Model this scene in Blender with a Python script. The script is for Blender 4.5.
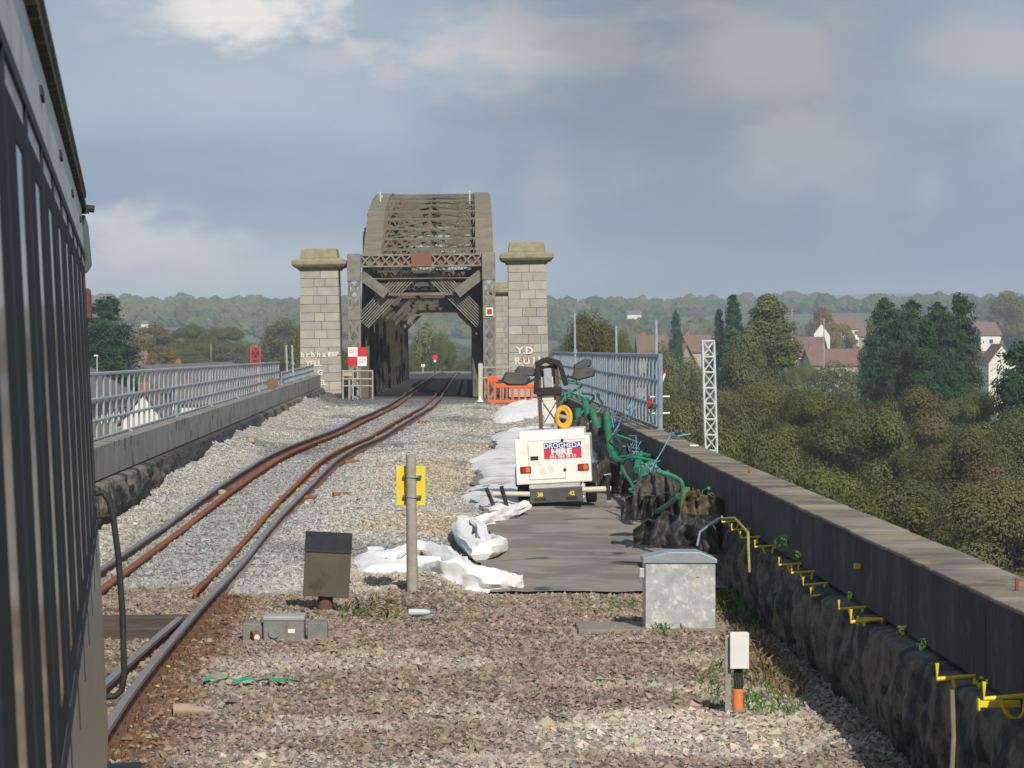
import bpy, math, random
import numpy as np
from mathutils import Vector, Matrix
R = math.radians
sc = bpy.context.scene
for o in list(bpy.data.objects): bpy.data.objects.remove(o)

# ---------------- camera ----------------
F = 3200.0; VX, VY = 470.0, 352.0; EYE = 2.6
cd = bpy.data.cameras.new('camera'); cam = bpy.data.objects.new('camera', cd)
sc.collection.objects.link(cam); sc.camera = cam
cam.location = (0, 0, EYE); cam.rotation_euler = (R(90), 0, 0)
cd.sensor_width = 36; cd.lens = 36*F/1024
cd.shift_x = (512-VX)/1024; cd.shift_y = -(384-VY)/1024
cd.clip_start = 0.1; cd.clip_end = 30000
cd.dof.use_dof = True; cd.dof.focus_distance = 60; cd.dof.aperture_fstop = 28

# ---------------- world ----------------
w = bpy.data.worlds.new('World'); sc.world = w; w.use_nodes = True
SUN_EL, SUN_AZ = 37, 15          # elevation, degrees to the right of straight behind the camera
nt = w.node_tree; nt.nodes.clear()
def N(nt, t, **k):
    n = nt.nodes.new(t)
    for a, b in k.items():
        if a.startswith('_'): n.inputs[int(a[1:])].default_value = b
        else: setattr(n, a, b)
    return n
L = nt.links.new
out = N(nt, 'ShaderNodeOutputWorld'); bg = N(nt, 'ShaderNodeBackground'); L(bg.outputs[0], out.inputs[0])
sky = N(nt, 'ShaderNodeTexSky'); sky.sky_type = 'NISHITA'; sky.sun_disc = False
sky.sun_elevation = R(SUN_EL); sky.sun_rotation = R(180-SUN_AZ)
sk = N(nt, 'ShaderNodeVectorMath', operation='SCALE'); L(sky.outputs[0], sk.inputs[0]); sk.inputs['Scale'].default_value = 0.9
tc = N(nt, 'ShaderNodeTexCoord'); mp = N(nt, 'ShaderNodeMapping'); mp.inputs['Scale'].default_value = (7, 7, 22)
L(tc.outputs['Generated'], mp.inputs[0])
n1 = N(nt, 'ShaderNodeTexNoise'); n1.inputs['Scale'].default_value = 1.0; n1.inputs['Detail'].default_value = 7; n1.inputs['Roughness'].default_value = .55
L(mp.outputs[0], n1.inputs['Vector'])
ramp = N(nt, 'ShaderNodeValToRGB'); L(n1.outputs[0], ramp.inputs[0])
e = ramp.color_ramp.elements
e[0].position = .30; e[0].color = (2.0, 3.05, 4.15, 1)
e[1].position = .72; e[1].color = (4.7, 5.3, 6.05, 1)
m = e.new(.5); m.color = (2.95, 3.95, 5.0, 1)
# soft individual clouds, placed by direction
mp2 = N(nt, 'ShaderNodeMapping'); mp2.inputs['Scale'].default_value = (34, 34, 75); L(tc.outputs['Generated'], mp2.inputs[0])
n2 = N(nt, 'ShaderNodeTexNoise'); n2.inputs['Scale'].default_value = 1.0; n2.inputs['Detail'].default_value = 10; n2.inputs['Roughness'].default_value = .58; L(mp2.outputs[0], n2.inputs['Vector'])
cur = ramp.outputs[0]
def blob(px, py, sx, sy, col, amt, soft=.9):
    global cur
    d = Vector(((px-VX)/F, 1, (VY-py)/F)).normalized()
    sub = N(nt, 'ShaderNodeVectorMath', operation='SUBTRACT'); L(tc.outputs['Generated'], sub.inputs[0]); sub.inputs[1].default_value = d
    mul = N(nt, 'ShaderNodeVectorMath', operation='MULTIPLY'); L(sub.outputs[0], mul.inputs[0]); mul.inputs[1].default_value = (F/sx, 2, F/sy)
    ln = N(nt, 'ShaderNodeVectorMath', operation='LENGTH'); L(mul.outputs[0], ln.inputs[0])
    ma = N(nt, 'ShaderNodeMath', operation='MULTIPLY_ADD'); L(n2.outputs[0], ma.inputs[0]); ma.inputs[1].default_value = 2.2; L(ln.outputs['Value'], ma.inputs[2])
    mr = N(nt, 'ShaderNodeMapRange', interpolation_type='SMOOTHSTEP'); L(ma.outputs[0], mr.inputs[0])
    mr.inputs[1].default_value = 1.3; mr.inputs[2].default_value = 1.3+soft*1.6; mr.inputs[3].default_value = amt; mr.inputs[4].default_value = 0
    mx = N(nt, 'ShaderNodeMix', data_type='RGBA'); L(mr.outputs[0], mx.inputs[0]); L(cur, mx.inputs[6]); mx.inputs[7].default_value = (*col, 1)
    cur = mx.outputs[2]
PALE = (7.6, 7.0, 6.7); CREAM = (10.5, 9.6, 8.8)
blob(120, 60, 200, 60, (4.2, 4.7, 5.3), .5, 1.4)
blob(235, 12, 165, 40, CREAM, .75, .45)
blob(90, 15, 90, 28, (3.6, 4.2, 5.0), .7, .7)
blob(330, 60, 60, 20, (5.4, 5.6, 6), .6, .5)
blob(515, 52, 190, 62, PALE, .85, .45)
blob(695, 50, 120, 190, (1.2, 1.4, 1.7), .6, 1.5)
blob(770, 48, 100, 66, (6.6, 6.0, 5.7), .6, .8)
blob(990, 45, 70, 32, PALE, .45, 1)
blob(785, 165, 80, 56, PALE, .5, .6)
blob(855, 185, 44, 70, PALE, .4, .8)
blob(928, 192, 34, 40, PALE, .45, .5)
blob(548, 205, 28, 50, PALE, .3, .9)
blob(130, 245, 120, 52, CREAM, .5, .5)
blob(400, 262, 260, 22, PALE, .4, 1)
blob(880, 60, 240, 90, (2.6, 2.9, 3.3), .45, 1.5)
blob(850, 255, 300, 80, (1.9, 2.6, 3.3), .6, 1.3)
blob(130, 285, 260, 30, (6.5, 6.6, 6.8), .6, 1.2)
sepz = N(nt, 'ShaderNodeSeparateXYZ'); L(tc.outputs['Generated'], sepz.inputs[0])
mrz = N(nt, 'ShaderNodeMapRange'); L(sepz.outputs[2], mrz.inputs[0]); mrz.inputs[1].default_value = .1; mrz.inputs[2].default_value = .5; mrz.inputs[3].default_value = 1; mrz.inputs[4].default_value = .45
mx = N(nt, 'ShaderNodeMix', data_type='RGBA'); L(mrz.outputs[0], mx.inputs[0]); L(sk.outputs[0], mx.inputs[6]); L(cur, mx.inputs[7])
L(mx.outputs[2], bg.inputs[0]); bg.inputs[1].default_value = 0.10

sd = bpy.data.lights.new('sun', 'SUN'); so = bpy.data.objects.new('sun', sd); sc.collection.objects.link(so)
sd.energy = 4.3; sd.angle = R(.53); sd.color = (1, .93, .82)
tosun = Vector((math.sin(R(SUN_AZ))*math.cos(R(SUN_EL)), -math.cos(R(SUN_AZ))*math.cos(R(SUN_EL)), math.sin(R(SUN_EL))))
so.rotation_euler = tosun.to_track_quat('Z', 'Y').to_euler(); so.location = (20, -30, 40)
sc.view_settings.view_transform = 'Standard'; sc.view_settings.look = 'None'
sc.view_settings.exposure = 0.10; sc.view_settings.gamma = 1
sc.cycles.use_denoising = True
sc.cycles.max_bounces = 6; sc.cycles.diffuse_bounces = 3; sc.cycles.glossy_bounces = 3; sc.cycles.volume_bounces = 0
sc.cycles.transparent_max_bounces = 6

# ---------------- helpers ----------------
def P(px, py, D): return Vector(((px-VX)/F*D, D, EYE-(py-VY)/F*D))
def X(px, D): return (px-VX)/F*D
def Z(py, D): return EYE-(py-VY)/F*D
def lerp_tab(t, v):
    xs = [a for a, b in t]; ys = [b for a, b in t]
    return np.interp(v, xs, ys)
HG = [(0, 2.6), (32, 2.6), (45, 2.57), (58, 2.38), (76, 2.2), (105, 2.0), (132, 1.9), (180, 1.83), (240, 1.81), (300, 2.0), (360, 2.6)]
HR = [(0, 2.5), (25, 2.48), (45, 2.45), (58, 2.22), (76, 2.02), (105, 1.84), (132, 1.78), (180, 1.73), (240, 1.69), (300, 1.87), (360, 2.45)]
def gz(D): return EYE-lerp_tab(HG, D)
def rz(D): return EYE-lerp_tab(HR, D)
def xleft(D): return -5.48-(D-47)*.00735
XR = 2.9
def Dground(py):
    lo, hi = 5, 300
    for _ in range(50):
        mid = (lo+hi)/2
        if VY+F*(EYE-gz(mid))/mid > py: lo = mid
        else: hi = mid
    return lo
def G(px, py, dz=0):            # point on the deck seen at this pixel
    D = Dground(py); return Vector((X(px, D), D, gz(D)+dz))

def mat(name, c1, c2=None, scale=5, rough=.8, metal=0, bump=0, bscale=None, detail=6, attr=None, stretch=None, c3=None, spec=.3, bdist=.02, contrast=.25, s3=1.3):
    m = bpy.data.materials.get(name)
    if m: return m
    m = bpy.data.materials.new(name); m.use_nodes = True; nt = m.node_tree; b = nt.nodes['Principled BSDF']; l = nt.links.new
    b.inputs['Roughness'].default_value = rough; b.inputs['Metallic'].default_value = metal
    b.inputs['Specular IOR Level'].default_value = spec
    tc = nt.nodes.new('ShaderNodeTexCoord'); mp = nt.nodes.new('ShaderNodeMapping'); l(tc.outputs['Object'], mp.inputs[0])
    if stretch: mp.inputs['Scale'].default_value = stretch
    if c2 is None: c2 = tuple(min(1, x*.75) for x in c1)
    nz = nt.nodes.new('ShaderNodeTexNoise'); nz.inputs['Scale'].default_value = scale; nz.inputs['Detail'].default_value = detail; l(mp.outputs[0], nz.inputs['Vector'])
    mr = nt.nodes.new('ShaderNodeMapRange'); mr.inputs[1].default_value = .5-contrast; mr.inputs[2].default_value = .5+contrast; l(nz.outputs[0], mr.inputs[0])
    mx = nt.nodes.new('ShaderNodeMix'); mx.data_type = 'RGBA'; l(mr.outputs[0], mx.inputs[0])
    mx.inputs[6].default_value = (*c1, 1); mx.inputs[7].default_value = (*c2, 1); cur = mx.outputs[2]
    if c3:
        nz3 = nt.nodes.new('ShaderNodeTexNoise'); nz3.inputs['Scale'].default_value = scale*s3; nz3.inputs['Detail'].default_value = 8; nz3.inputs['Roughness'].default_value = .65
        mp3 = nt.nodes.new('ShaderNodeMapping'); mp3.inputs['Location'].default_value = (7.3, 2.1, 4.4); l(tc.outputs['Object'], mp3.inputs[0]); l(mp3.outputs[0], nz3.inputs['Vector'])
        mr3 = nt.nodes.new('ShaderNodeMapRange'); mr3.inputs[1].default_value = .54; mr3.inputs[2].default_value = .64; l(nz3.outputs[0], mr3.inputs[0])
        mx3 = nt.nodes.new('ShaderNodeMix'); mx3.data_type = 'RGBA'; l(mr3.outputs[0], mx3.inputs[0]); l(cur, mx3.inputs[6]); mx3.inputs[7].default_value = (*c3, 1); cur = mx3.outputs[2]
    if attr:
        at = nt.nodes.new('ShaderNodeAttribute'); at.attribute_name = 'Col'
        mm = nt.nodes.new('ShaderNodeMix'); mm.data_type = 'RGBA'; mm.blend_type = 'MULTIPLY'; mm.inputs[0].default_value = 1
        l(cur, mm.inputs[6]); l(at.outputs['Color'], mm.inputs[7]); cur = mm.outputs[2]
    l(cur, b.inputs['Base Color'])
    if bump:
        nb = nt.nodes.new('ShaderNodeTexNoise'); nb.inputs['Scale'].default_value = bscale or scale*4; nb.inputs['Detail'].default_value = 5; l(mp.outputs[0], nb.inputs['Vector'])
        bp = nt.nodes.new('ShaderNodeBump'); bp.inputs['Strength'].default_value = bump; bp.inputs['Distance'].default_value = bdist; l(nb.outputs[0], bp.inputs['Height']); l(bp.outputs[0], b.inputs['Normal'])
    return m

def fast_mesh(name, V, Fc, col=None, smooth=False):
    V = np.asarray(V, dtype=np.float32); Fc = np.asarray(Fc, dtype=np.int32); m, k = Fc.shape
    me = bpy.data.meshes.new(name); me.vertices.add(len(V)); me.vertices.foreach_set('co', V.ravel())
    me.loops.add(m*k); me.loops.foreach_set('vertex_index', Fc.ravel()); me.polygons.add(m)
    me.polygons.foreach_set('loop_start', np.arange(0, m*k, k, dtype=np.int32))
    me.polygons.foreach_set('use_smooth', np.full(m, smooth, dtype=bool))
    me.update(calc_edges=True)
    if col is not None:
        a = me.attributes.new('Col', 'FLOAT_COLOR', 'POINT'); c = np.ones((len(V), 4), dtype=np.float32); c[:, :3] = col; a.data.foreach_set('color', c.ravel())
    return me
def link(name, me, m=None, parent=None, loc=None):
    o = bpy.data.objects.new(name, me); sc.collection.objects.link(o)
    if m is not None and me is not None and len(me.materials) == 0: me.materials.append(m)
    if parent: o.parent = parent
    if loc is not None: o.location = loc
    return o
def tag(o, label=None, cat=None, group=None, kind=None):
    if label: o['label'] = label
    if cat: o['category'] = cat
    if group: o['group'] = group
    if kind: o['kind'] = kind
    return o
def thing(name, label, cat, loc=(0, 0, 0), rot=(0, 0, 0), group=None, scale=None):
    o = bpy.data.objects.new(name, None); sc.collection.objects.link(o); o.location = loc; o.rotation_euler = rot
    o.empty_display_size = .2
    if scale: o.scale = scale
    return tag(o, label, cat, group)
def dup(root, loc, rz=None, label=None, scale=None, group=None):
    r = root.copy(); sc.collection.objects.link(r); r.location = loc
    if rz is not None: r.rotation_euler = (root.rotation_euler.x, root.rotation_euler.y, rz)
    if scale: r.scale = scale
    if label: r['label'] = label
    if group: r['group'] = group
    def rec(a, b):
        for ch in a.children:
            c = ch.copy(); sc.collection.objects.link(c); c.parent = b; rec(ch, c)
    rec(root, r); return r

class MB:
    def __init__(s): s.v = []; s.f = []
    def add(s, vs, fs):
        b = len(s.v); s.v += [tuple(v) for v in vs]; s.f += [tuple(i+b for i in f) for f in fs]; return s
    def box(s, c, d, M=None):
        vs = [Vector((sx*d[0]/2, sy*d[1]/2, sz*d[2]/2)) for sz in (-1, 1) for sy in (-1, 1) for sx in (-1, 1)]
        if M is not None: vs = [M @ v for v in vs]
        c = Vector(c); vs = [v+c for v in vs]
        return s.add(vs, [(0, 2, 3, 1), (4, 5, 7, 6), (0, 1, 5, 4), (2, 6, 7, 3), (0, 4, 6, 2), (1, 3, 7, 5)])
    def bb(s, x0, x1, y0, y1, z0, z1): return s.box(((x0+x1)/2, (y0+y1)/2, (z0+z1)/2), (abs(x1-x0), abs(y1-y0), abs(z1-z0)))
    def beam(s, p, q, w, h, up=(0, 0, 1)):
        p = Vector(p); q = Vector(q); d = (q-p); l = d.length
        if l < 1e-6: return s
        d.normalize(); u = Vector(up)
        if abs(d.dot(u)) > .99: u = Vector((0, 1, 0))
        r = d.cross(u).normalized(); u = r.cross(d)
        M = Matrix((r, d, u)).transposed()
        return s.box((p+q)/2, (w, l, h), M)
    def tube(s, pts, r, n=8, caps=True, closed=False):
        pts = [Vector(p) for p in pts]; rings = []; m = len(pts)
        rs = r if isinstance(r, (list, tuple)) else [r]*m
        prev = None
        for i, p in enumerate(pts):
            if closed: d = pts[(i+1) % m]-pts[i-1]
            else: d = (pts[min(i+1, m-1)]-pts[max(i-1, 0)])
            d.normalize()
            if prev is None:
                a = Vector((0, 0, 1)) if abs(d.z) < .9 else Vector((1, 0, 0))
                a = (a-d*a.dot(d)).normalized()
            else: a = (prev-d*prev.dot(d)).normalized()
            prev = a; b = d.cross(a)
            rings.append([p+(a*math.cos(2*math.pi*k/n)+b*math.sin(2*math.pi*k/n))*rs[i] for k in range(n)])
        vs = [v for rg in rings for v in rg]; fs = []
        for i in range(m if closed else m-1):
            j = (i+1) % m
            for k in range(n): fs.append((i*n+k, i*n+(k+1) % n, j*n+(k+1) % n, j*n+k))
        if caps and not closed: fs += [tuple(range(n))[::-1], tuple(range((m-1)*n, m*n))]
        return s.add(vs, fs)
    def prism(s, poly, axis, a, b):      # poly 2D extruded along axis 0/1/2
        n = len(poly)
        def pt(p, t):
            if axis == 1: return (p[0], t, p[1])
            if axis == 0: return (t, p[0], p[1])
            return (p[0], p[1], t)
        vs = [pt(p, a) for p in poly]+[pt(p, b) for p in poly]
        return s.add(vs, [tuple(range(n)), tuple(range(n, 2*n))[::-1]]+[(i, i+n, (i+1) % n+n, (i+1) % n) for i in range(n)])
    def build(s, name, m, parent=None, loc=None, bevel=0, smooth=False, wobble=0):
        me = bpy.data.meshes.new(name); me.from_pydata(s.v, [], s.f)
        import bmesh
        bm = bmesh.new(); bm.from_mesh(me); bmesh.ops.recalc_face_normals(bm, faces=bm.faces); bm.to_mesh(me); bm.free()
        if smooth:
            for p in me.polygons: p.use_smooth = True
            me.set_sharp_from_angle(angle=R(38))
        o = link(name, me, m, parent, loc)
        if bevel:
            b = o.modifiers.new('bevel', 'BEVEL'); b.width = bevel; b.segments = 2; b.limit_method = 'ANGLE'; b.angle_limit = R(40)
        return o

# smooth value noise in numpy
def vnoise(x, y, s=1., seed=0):
    x = np.asarray(x, dtype=np.float64)*s; y = np.asarray(y, dtype=np.float64)*s
    xi = np.floor(x); yi = np.floor(y); fx = x-xi; fy = y-yi
    fx = fx*fx*(3-2*fx); fy = fy*fy*(3-2*fy)
    def h(a, b):
        t = np.sin(a*127.1+b*311.7+seed*74.7)*43758.5453
        return t-np.floor(t)
    return (h(xi, yi)*(1-fx)+h(xi+1, yi)*fx)*(1-fy)+(h(xi, yi+1)*(1-fx)+h(xi+1, yi+1)*fx)*fy
def fbm(x, y, s=1., seed=0, o=4):
    t = 0; a = 1; tot = 0
    for k in range(o): t = t+a*vnoise(x, y, s*2**k, seed+k*13); tot += a; a *= .5
    return t/tot
def sstep(a, b, v):
    t = np.clip((v-a)/(b-a), 0, 1); return t*t*(3-2*t)

# ---------------- palette ----------------
M_steel_in = mat('shaded_inner_steel', (.12, .112, .085), (.06, .057, .046), 2.2, .8, bump=.3, bscale=14, c3=(.11, .06, .04), s3=.8)  # darker copy of the bridge steel, the interior's shade put into its colour
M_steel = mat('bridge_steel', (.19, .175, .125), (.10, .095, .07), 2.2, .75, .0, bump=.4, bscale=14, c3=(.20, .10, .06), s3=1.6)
M_steel_pale = mat('bridge_steel_pale', (.26, .25, .21), (.15, .145, .115), 4, .7, c3=(.2, .12, .08), bump=.3, bscale=14, s3=.7)
M_rustpanel = mat('rusted_plate', (.24, .085, .055), (.17, .1, .07), 4, .85, bump=.3)
M_rail = mat('rail_steel', (.13, .072, .048), (.19, .095, .055), 9, .75, .1, bump=.1)
M_railtop = mat('rail_top', (.36, .32, .31), (.24, .20, .19), 12, .42, .6, spec=.6)
M_rust = mat('orange_rust', (.30, .098, .036), (.18, .068, .032), 3, .9, bump=.6, c3=(.13, .06, .04), s3=3)
M_conc = mat('concrete', (.24, .225, .20), (.14, .13, .12), 1.6, .9, bump=.4, bscale=18, stretch=(1, 1, .35))
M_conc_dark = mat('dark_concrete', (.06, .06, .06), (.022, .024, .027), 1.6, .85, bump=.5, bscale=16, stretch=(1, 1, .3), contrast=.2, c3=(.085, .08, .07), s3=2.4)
M_conc_cap = mat('weathered_cap', (.29, .25, .20), (.10, .09, .078), .9, .95, bump=.9, bscale=26, c3=(.30, .24, .11), stretch=(1, 1.3, 1), s3=3.2, contrast=.14)
M_galv = mat('galvanised', (.42, .45, .47), (.30, .33, .35), 14, .45, .3, bump=.05)
M_bluegalv = mat('blue_galvanised', (.30, .35, .41), (.20, .24, .29), 8, .5, .2)
M_leftgalv = mat('grey_galvanised', (.42, .44, .46), (.27, .29, .31), 8, .5, .3)
M_black = mat('black_rubber', (.022, .022, .023), (.035, .034, .033), 8, .7, bump=.2)
M_yellow = mat('yellow_paint', (.72, .50, .03), (.60, .42, .03), 12, .5)
M_green = mat('green_plastic', (.012, .22, .115), (.015, .15, .09), 6, .5, c3=(.10, .14, .07), s3=.6)
M_white = mat('white_paint', (.80, .79, .74), (.74, .72, .66), 3, .4, spec=.5)
M_red = mat('red_paint', (.62, .02, .025), (.5, .02, .02), 5, .5)
M_wood = mat('old_timber', (.10, .08, .065), (.055, .045, .038), 6, .9, bump=.5, stretch=(.4, 3, 3))
M_blue_rope = mat('blue_rope', (.20, .34, .40), (.14, .26, .32), 20, .8)
# ---------------- terrain ----------------
rng = np.random.default_rng(4)
def terrain_z(x, y):
    x = np.asarray(x, float); y = np.asarray(y, float)
    d = np.maximum(y, 0)
    z = np.interp(d, [0, 150, 300, 450, 600, 1000, 1600, 2100, 2600, 3100, 4000, 5200], [-18, -18, -13, -10, -8, 0, 16, 29, 31, 22, 5, 0])
    z = z+sstep(1300, 2300, d)*sstep(50, -250, x)*5*(1-sstep(3000, 4000, d))
    z = z+8*sstep(12, 26, -x)*(1-sstep(500, 800, d))
    z = z+8*sstep(6, 18, x)*(1-sstep(240, 480, d))
    z = z+sstep(300, 1200, d)*(fbm(x, y, 1/420., 3, 4)-.5)*16+sstep(1200, 2200, d)*(1-sstep(3000, 4000, d))*(fbm(x, y*.5, 1/260., 9, 3)-.5)*9
    z = z+58*np.exp(-((x-600)/330)**2-((y-4350)/400)**2)+30*np.exp(-((x-100)/700)**2-((y-4400)/400)**2)
    return z
ys = np.concatenate([np.linspace(-60, 400, 60), np.geomspace(415, 5200, 120)])
us = np.linspace(-1, 1, 150)
Yg, Ug = np.meshgrid(ys, us, indexing='ij'); Xg = Ug*(90+np.maximum(Yg, 0)*.55)
Zg = terrain_z(Xg, Yg)
nr, nc = Yg.shape
idx = np.arange(nr*nc).reshape(nr, nc)
Fq = np.stack([idx[:-1, :-1], idx[:-1, 1:], idx[1:, 1:], idx[1:, :-1]], -1).reshape(-1, 4)
mt = mat('meadow', (.10, .125, .05), (.075, .085, .04), .006, .95, c3=(.17, .15, .09), contrast=.12, s3=1.5)
o = link('terrain', fast_mesh('terrain', np.stack([Xg, Yg, Zg], -1).reshape(-1, 3), Fq, smooth=True), mt); tag(o, kind='structure')

# ---------------- deck ----------------
def rail_center():      # right running rail x(D)
    return [(0, -.25), (8, -1.55), (16, -2.2), (21.2, -2.41), (24.6, -2.51), (30.5, -2.61), (37.8, -2.70), (45.6, -2.82), (51.4, -2.77), (57.3, -2.71), (65, -2.66), (70.5, -2.49), (78.4, -2.11), (96, -1.62), (110, -1.27), (126.6, -1.17), (165, -1.12), (246, -1.08), (330, -1.05)]
RC = rail_center()
def smooth_tab(t, n=7):
    xs = np.linspace(0, 330, 331); y = lerp_tab(t, xs)
    k = np.hanning(n+2)[1:-1]; k /= k.sum(); yp = np.pad(y, n//2, mode='edge'); return xs, np.convolve(yp, k, 'valid')
_rx, _ry = smooth_tab(RC, 9)
def xrail(D): return np.interp(D, _rx, _ry)
def deck_z(x, y):
    x = np.asarray(x, float); y = np.asarray(y, float)
    z = gz(y)+(fbm(x, y, 1.1, 5, 3)-.5)*.10*(1-sstep(125, 135, y))
    # ballast shoulder right of the track, heaps against the membrane
    d = x-(xrail(y)+.5)
    z = z+.10*np.exp(-((d-.9)/.8)**2)*sstep(33, 36, y)*(1-sstep(110, 125, y))*(.6+.8*fbm(x, y, .35, 8, 2))
    z = z+.22*np.exp(-((x+.5)/.35)**2-((y-34.2)/1.0)**2)
    # heap on the left against the wall
    z = z+.3*np.exp(-((x-(xleft(y)+.2))/.5)**2)*sstep(52, 60, y)*(.3+fbm(x, y, .25, 2, 2))
    # flat under the track
    t = np.exp(-((x-(xrail(y)-.8))/1.15)**4)*sstep(2, 5, y)
    z = z*(1-t)+t*(gz(y)+(fbm(x, y, 2, 6, 2)-.5)*.05+.02*sstep(33, 36, y))
    return z
C_old = np.array([.25, .20, .152]); C_pale = np.array([.42, .375, .31]); C_new = np.array([.43, .42, .39]); C_tan = np.array([.44, .385, .29]); C_dark = np.array([.085, .085, .09]); C_grey = np.array([.29, .29, .285]); C_rusty = np.array([.16, .085, .045])
def mixc(a, b, t): return a*(1-t[..., None])+b*t[..., None]
def deck_col(x, y):
    x = np.asarray(x, float); y = np.asarray(y, float); one = np.ones_like(x)
    n = fbm(x, y, .9, 21, 4); n2 = fbm(x, y, .35, 31, 4)
    c = mixc(C_old*one[..., None], C_pale, sstep(.50, .66, n)*sstep(0, 1, (29.5-y)/3+(n2-.5)*2)*.65)
    pale2 = sstep(.42, .56, fbm(x, y, .8, 77, 3))*np.exp(-((x-1.5)/1.2)**2-((y-22)/2.6)**2)
    c = mixc(c, C_pale*1.12, np.clip(pale2*1.3, 0, 1))
    lim = 33.6+(n2-.5)*2.5+np.where(x < -2.6, .8, 0)
    fresh = sstep(-.4, .4, y-lim)
    tr = np.abs(x-(xrail(y)-.8))
    cf = mixc(C_new*one[..., None], C_grey, sstep(1.6, .6, tr)*.8)
    cf = mixc(cf, C_tan, sstep(.4, .62, n2)*sstep(.5, 2, x-xrail(y)))
    cf = mixc(cf, C_grey*.8, sstep(.55, .68, fbm(x, y*.4, .5, 55, 3))*.8)
    c = mixc(c, cf, fresh)
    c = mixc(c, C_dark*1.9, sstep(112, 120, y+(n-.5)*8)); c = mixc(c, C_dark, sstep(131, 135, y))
    rust = np.exp(-((x-(xrail(y)+.22))/.22)**2)*(1-fresh)
    c = mixc(c, C_rusty, np.clip(rust*1.1, 0, 1)*.85)
    return c
yy = np.concatenate([np.linspace(-6, 14, 20), np.linspace(14.2, 60, 330), np.linspace(60.5, 135, 190), np.linspace(137, 400, 60)])
uu = np.linspace(0, 1, 110)
Yd, Ud = np.meshgrid(yy, uu, indexing='ij'); Xd = (xleft(Yd)-.25)+Ud*(XR+.2-(xleft(Yd)-.25))
Zd = deck_z(Xd, Yd)
nr, nc = Yd.shape; idx = np.arange(nr*nc).reshape(nr, nc)
Fq = np.stack([idx[:-1, :-1], idx[:-1, 1:], idx[1:, 1:], idx[1:, :-1]], -1).reshape(-1, 4)
m_gr = mat('gravel_bed', (1, 1, 1), (.45, .43, .40), 26, .95, attr=True, bump=1.0, bscale=30, bdist=.04)
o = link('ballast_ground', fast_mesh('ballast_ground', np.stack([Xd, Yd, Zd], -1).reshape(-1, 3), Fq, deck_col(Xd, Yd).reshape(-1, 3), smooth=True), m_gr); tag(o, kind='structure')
# viaduct body under the deck
b = MB(); b.bb(-7.2, 3.3, -8, 131, -18, -.12); b.bb(-7.2, 3.3, 212, 400, -18, .2)
tag(b.build('viaduct_masonry', M_conc), kind='structure')

# stones
def stones(name, n, x0, x1, y0, y1, size, seed, dens=None):
    r = np.random.default_rng(seed)
    x = r.uniform(x0, x1, n); y = r.uniform(y0, y1, n)
    ok = (x > xleft(y)+.05) & (x < XR-.03)
    # nothing on the membrane
    mem = (y > 34.3) & (y < 82) & (x > membrane_left(y)+.05)
    ok &= ~mem
    px = VX+x/y*F; ok &= (px > 60) & (px < 1060)
    ok &= ~((np.abs(x-xrail(y)) < .075) | (np.abs(x-xrail(y)+1.6) < .075))
    if dens is not None: ok &= r.random(n) < dens(x, y)
    x = x[ok]; y = y[ok]; n = len(x)
    s = size*np.exp(r.normal(0, .33, n)); z = deck_z(x, y)+s*.12
    base = np.array([[1, 0, 0], [-1, 0, 0], [0, 1, 0], [0, -1, 0], [0, 0, 1], [0, 0, -1], [.7, .7, .5], [-.7, -.7, .5]])[:6]
    fac = np.array([[0, 2, 4], [2, 1, 4], [1, 3, 4], [3, 0, 4], [2, 0, 5], [1, 2, 5], [3, 1, 5], [0, 3, 5]])
    v = base[None]*r.uniform(.55, 1.25, (n, 6, 1))+r.normal(0, .22, (n, 6, 3))
    A = r.uniform(0, 2*np.pi, n); ca, sa = np.cos(A), np.sin(A); T = r.normal(0, .5, n); ct, st = np.cos(T), np.sin(T)
    v[..., 2] *= .7
    vx = v[..., 0]*ct[:, None]+v[..., 2]*st[:, None]; vz = -v[..., 0]*st[:, None]+v[..., 2]*ct[:, None]; vy = v[..., 1]
    v = np.stack([vx*ca[:, None]-vy*sa[:, None], vx*sa[:, None]+vy*ca[:, None], vz], -1)*(s[:, None, None]*.5)
    v += np.stack([x, y, z], -1)[:, None]
    f = fac[None]+6*np.arange(n)[:, None, None]
    c = deck_col(x, y)*np.exp(r.normal(0, np.where(y > 34, .16, .22), n))[:, None]*(1+r.normal(0, .05, (n, 3)))
    hi = (r.random(n) < .12*(y < 40)); c[hi] = c[hi]*.4+np.array([.40, .37, .32])*.6
    c = np.repeat(np.clip(c, .02, .75), 6, 0)
    o = link(name, fast_mesh(name, v.reshape(-1, 3), f.reshape(-1, 3), c), mat('stone', (1, 1, 1), (.8, .78, .75), 30, .9, attr=True)); tag(o, kind='stuff'); return o
def membrane_left(y): return lerp_tab([(33, .20), (38, .22), (45, .30), (50, .15), (55, .05), (62, .2), (70, .5), (80, .7), (90, .8), (100, .75), (115, .7)], y)+(fbm(y*0, y, .9, 44, 3)-.5)*.35
o = stones('ballast_stones', 100000, -5.6, 2.9, 16.5, 36, .041, 1); tag(o, 'loose brown and pale old ballast stones covering the near track bed', 'gravel')
o = stones('fresh_ballast', 110000, -6, 2.2, 33, 70, .040, 2); tag(o, 'fresh pale grey ballast stones around the rusty rails', 'gravel')
o = stones('distant_ballast', 70000, -6.3, 2.7, 70, 128, .042, 3); tag(o, 'light grey ballast stones on the rise before the bridge', 'gravel')

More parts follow.
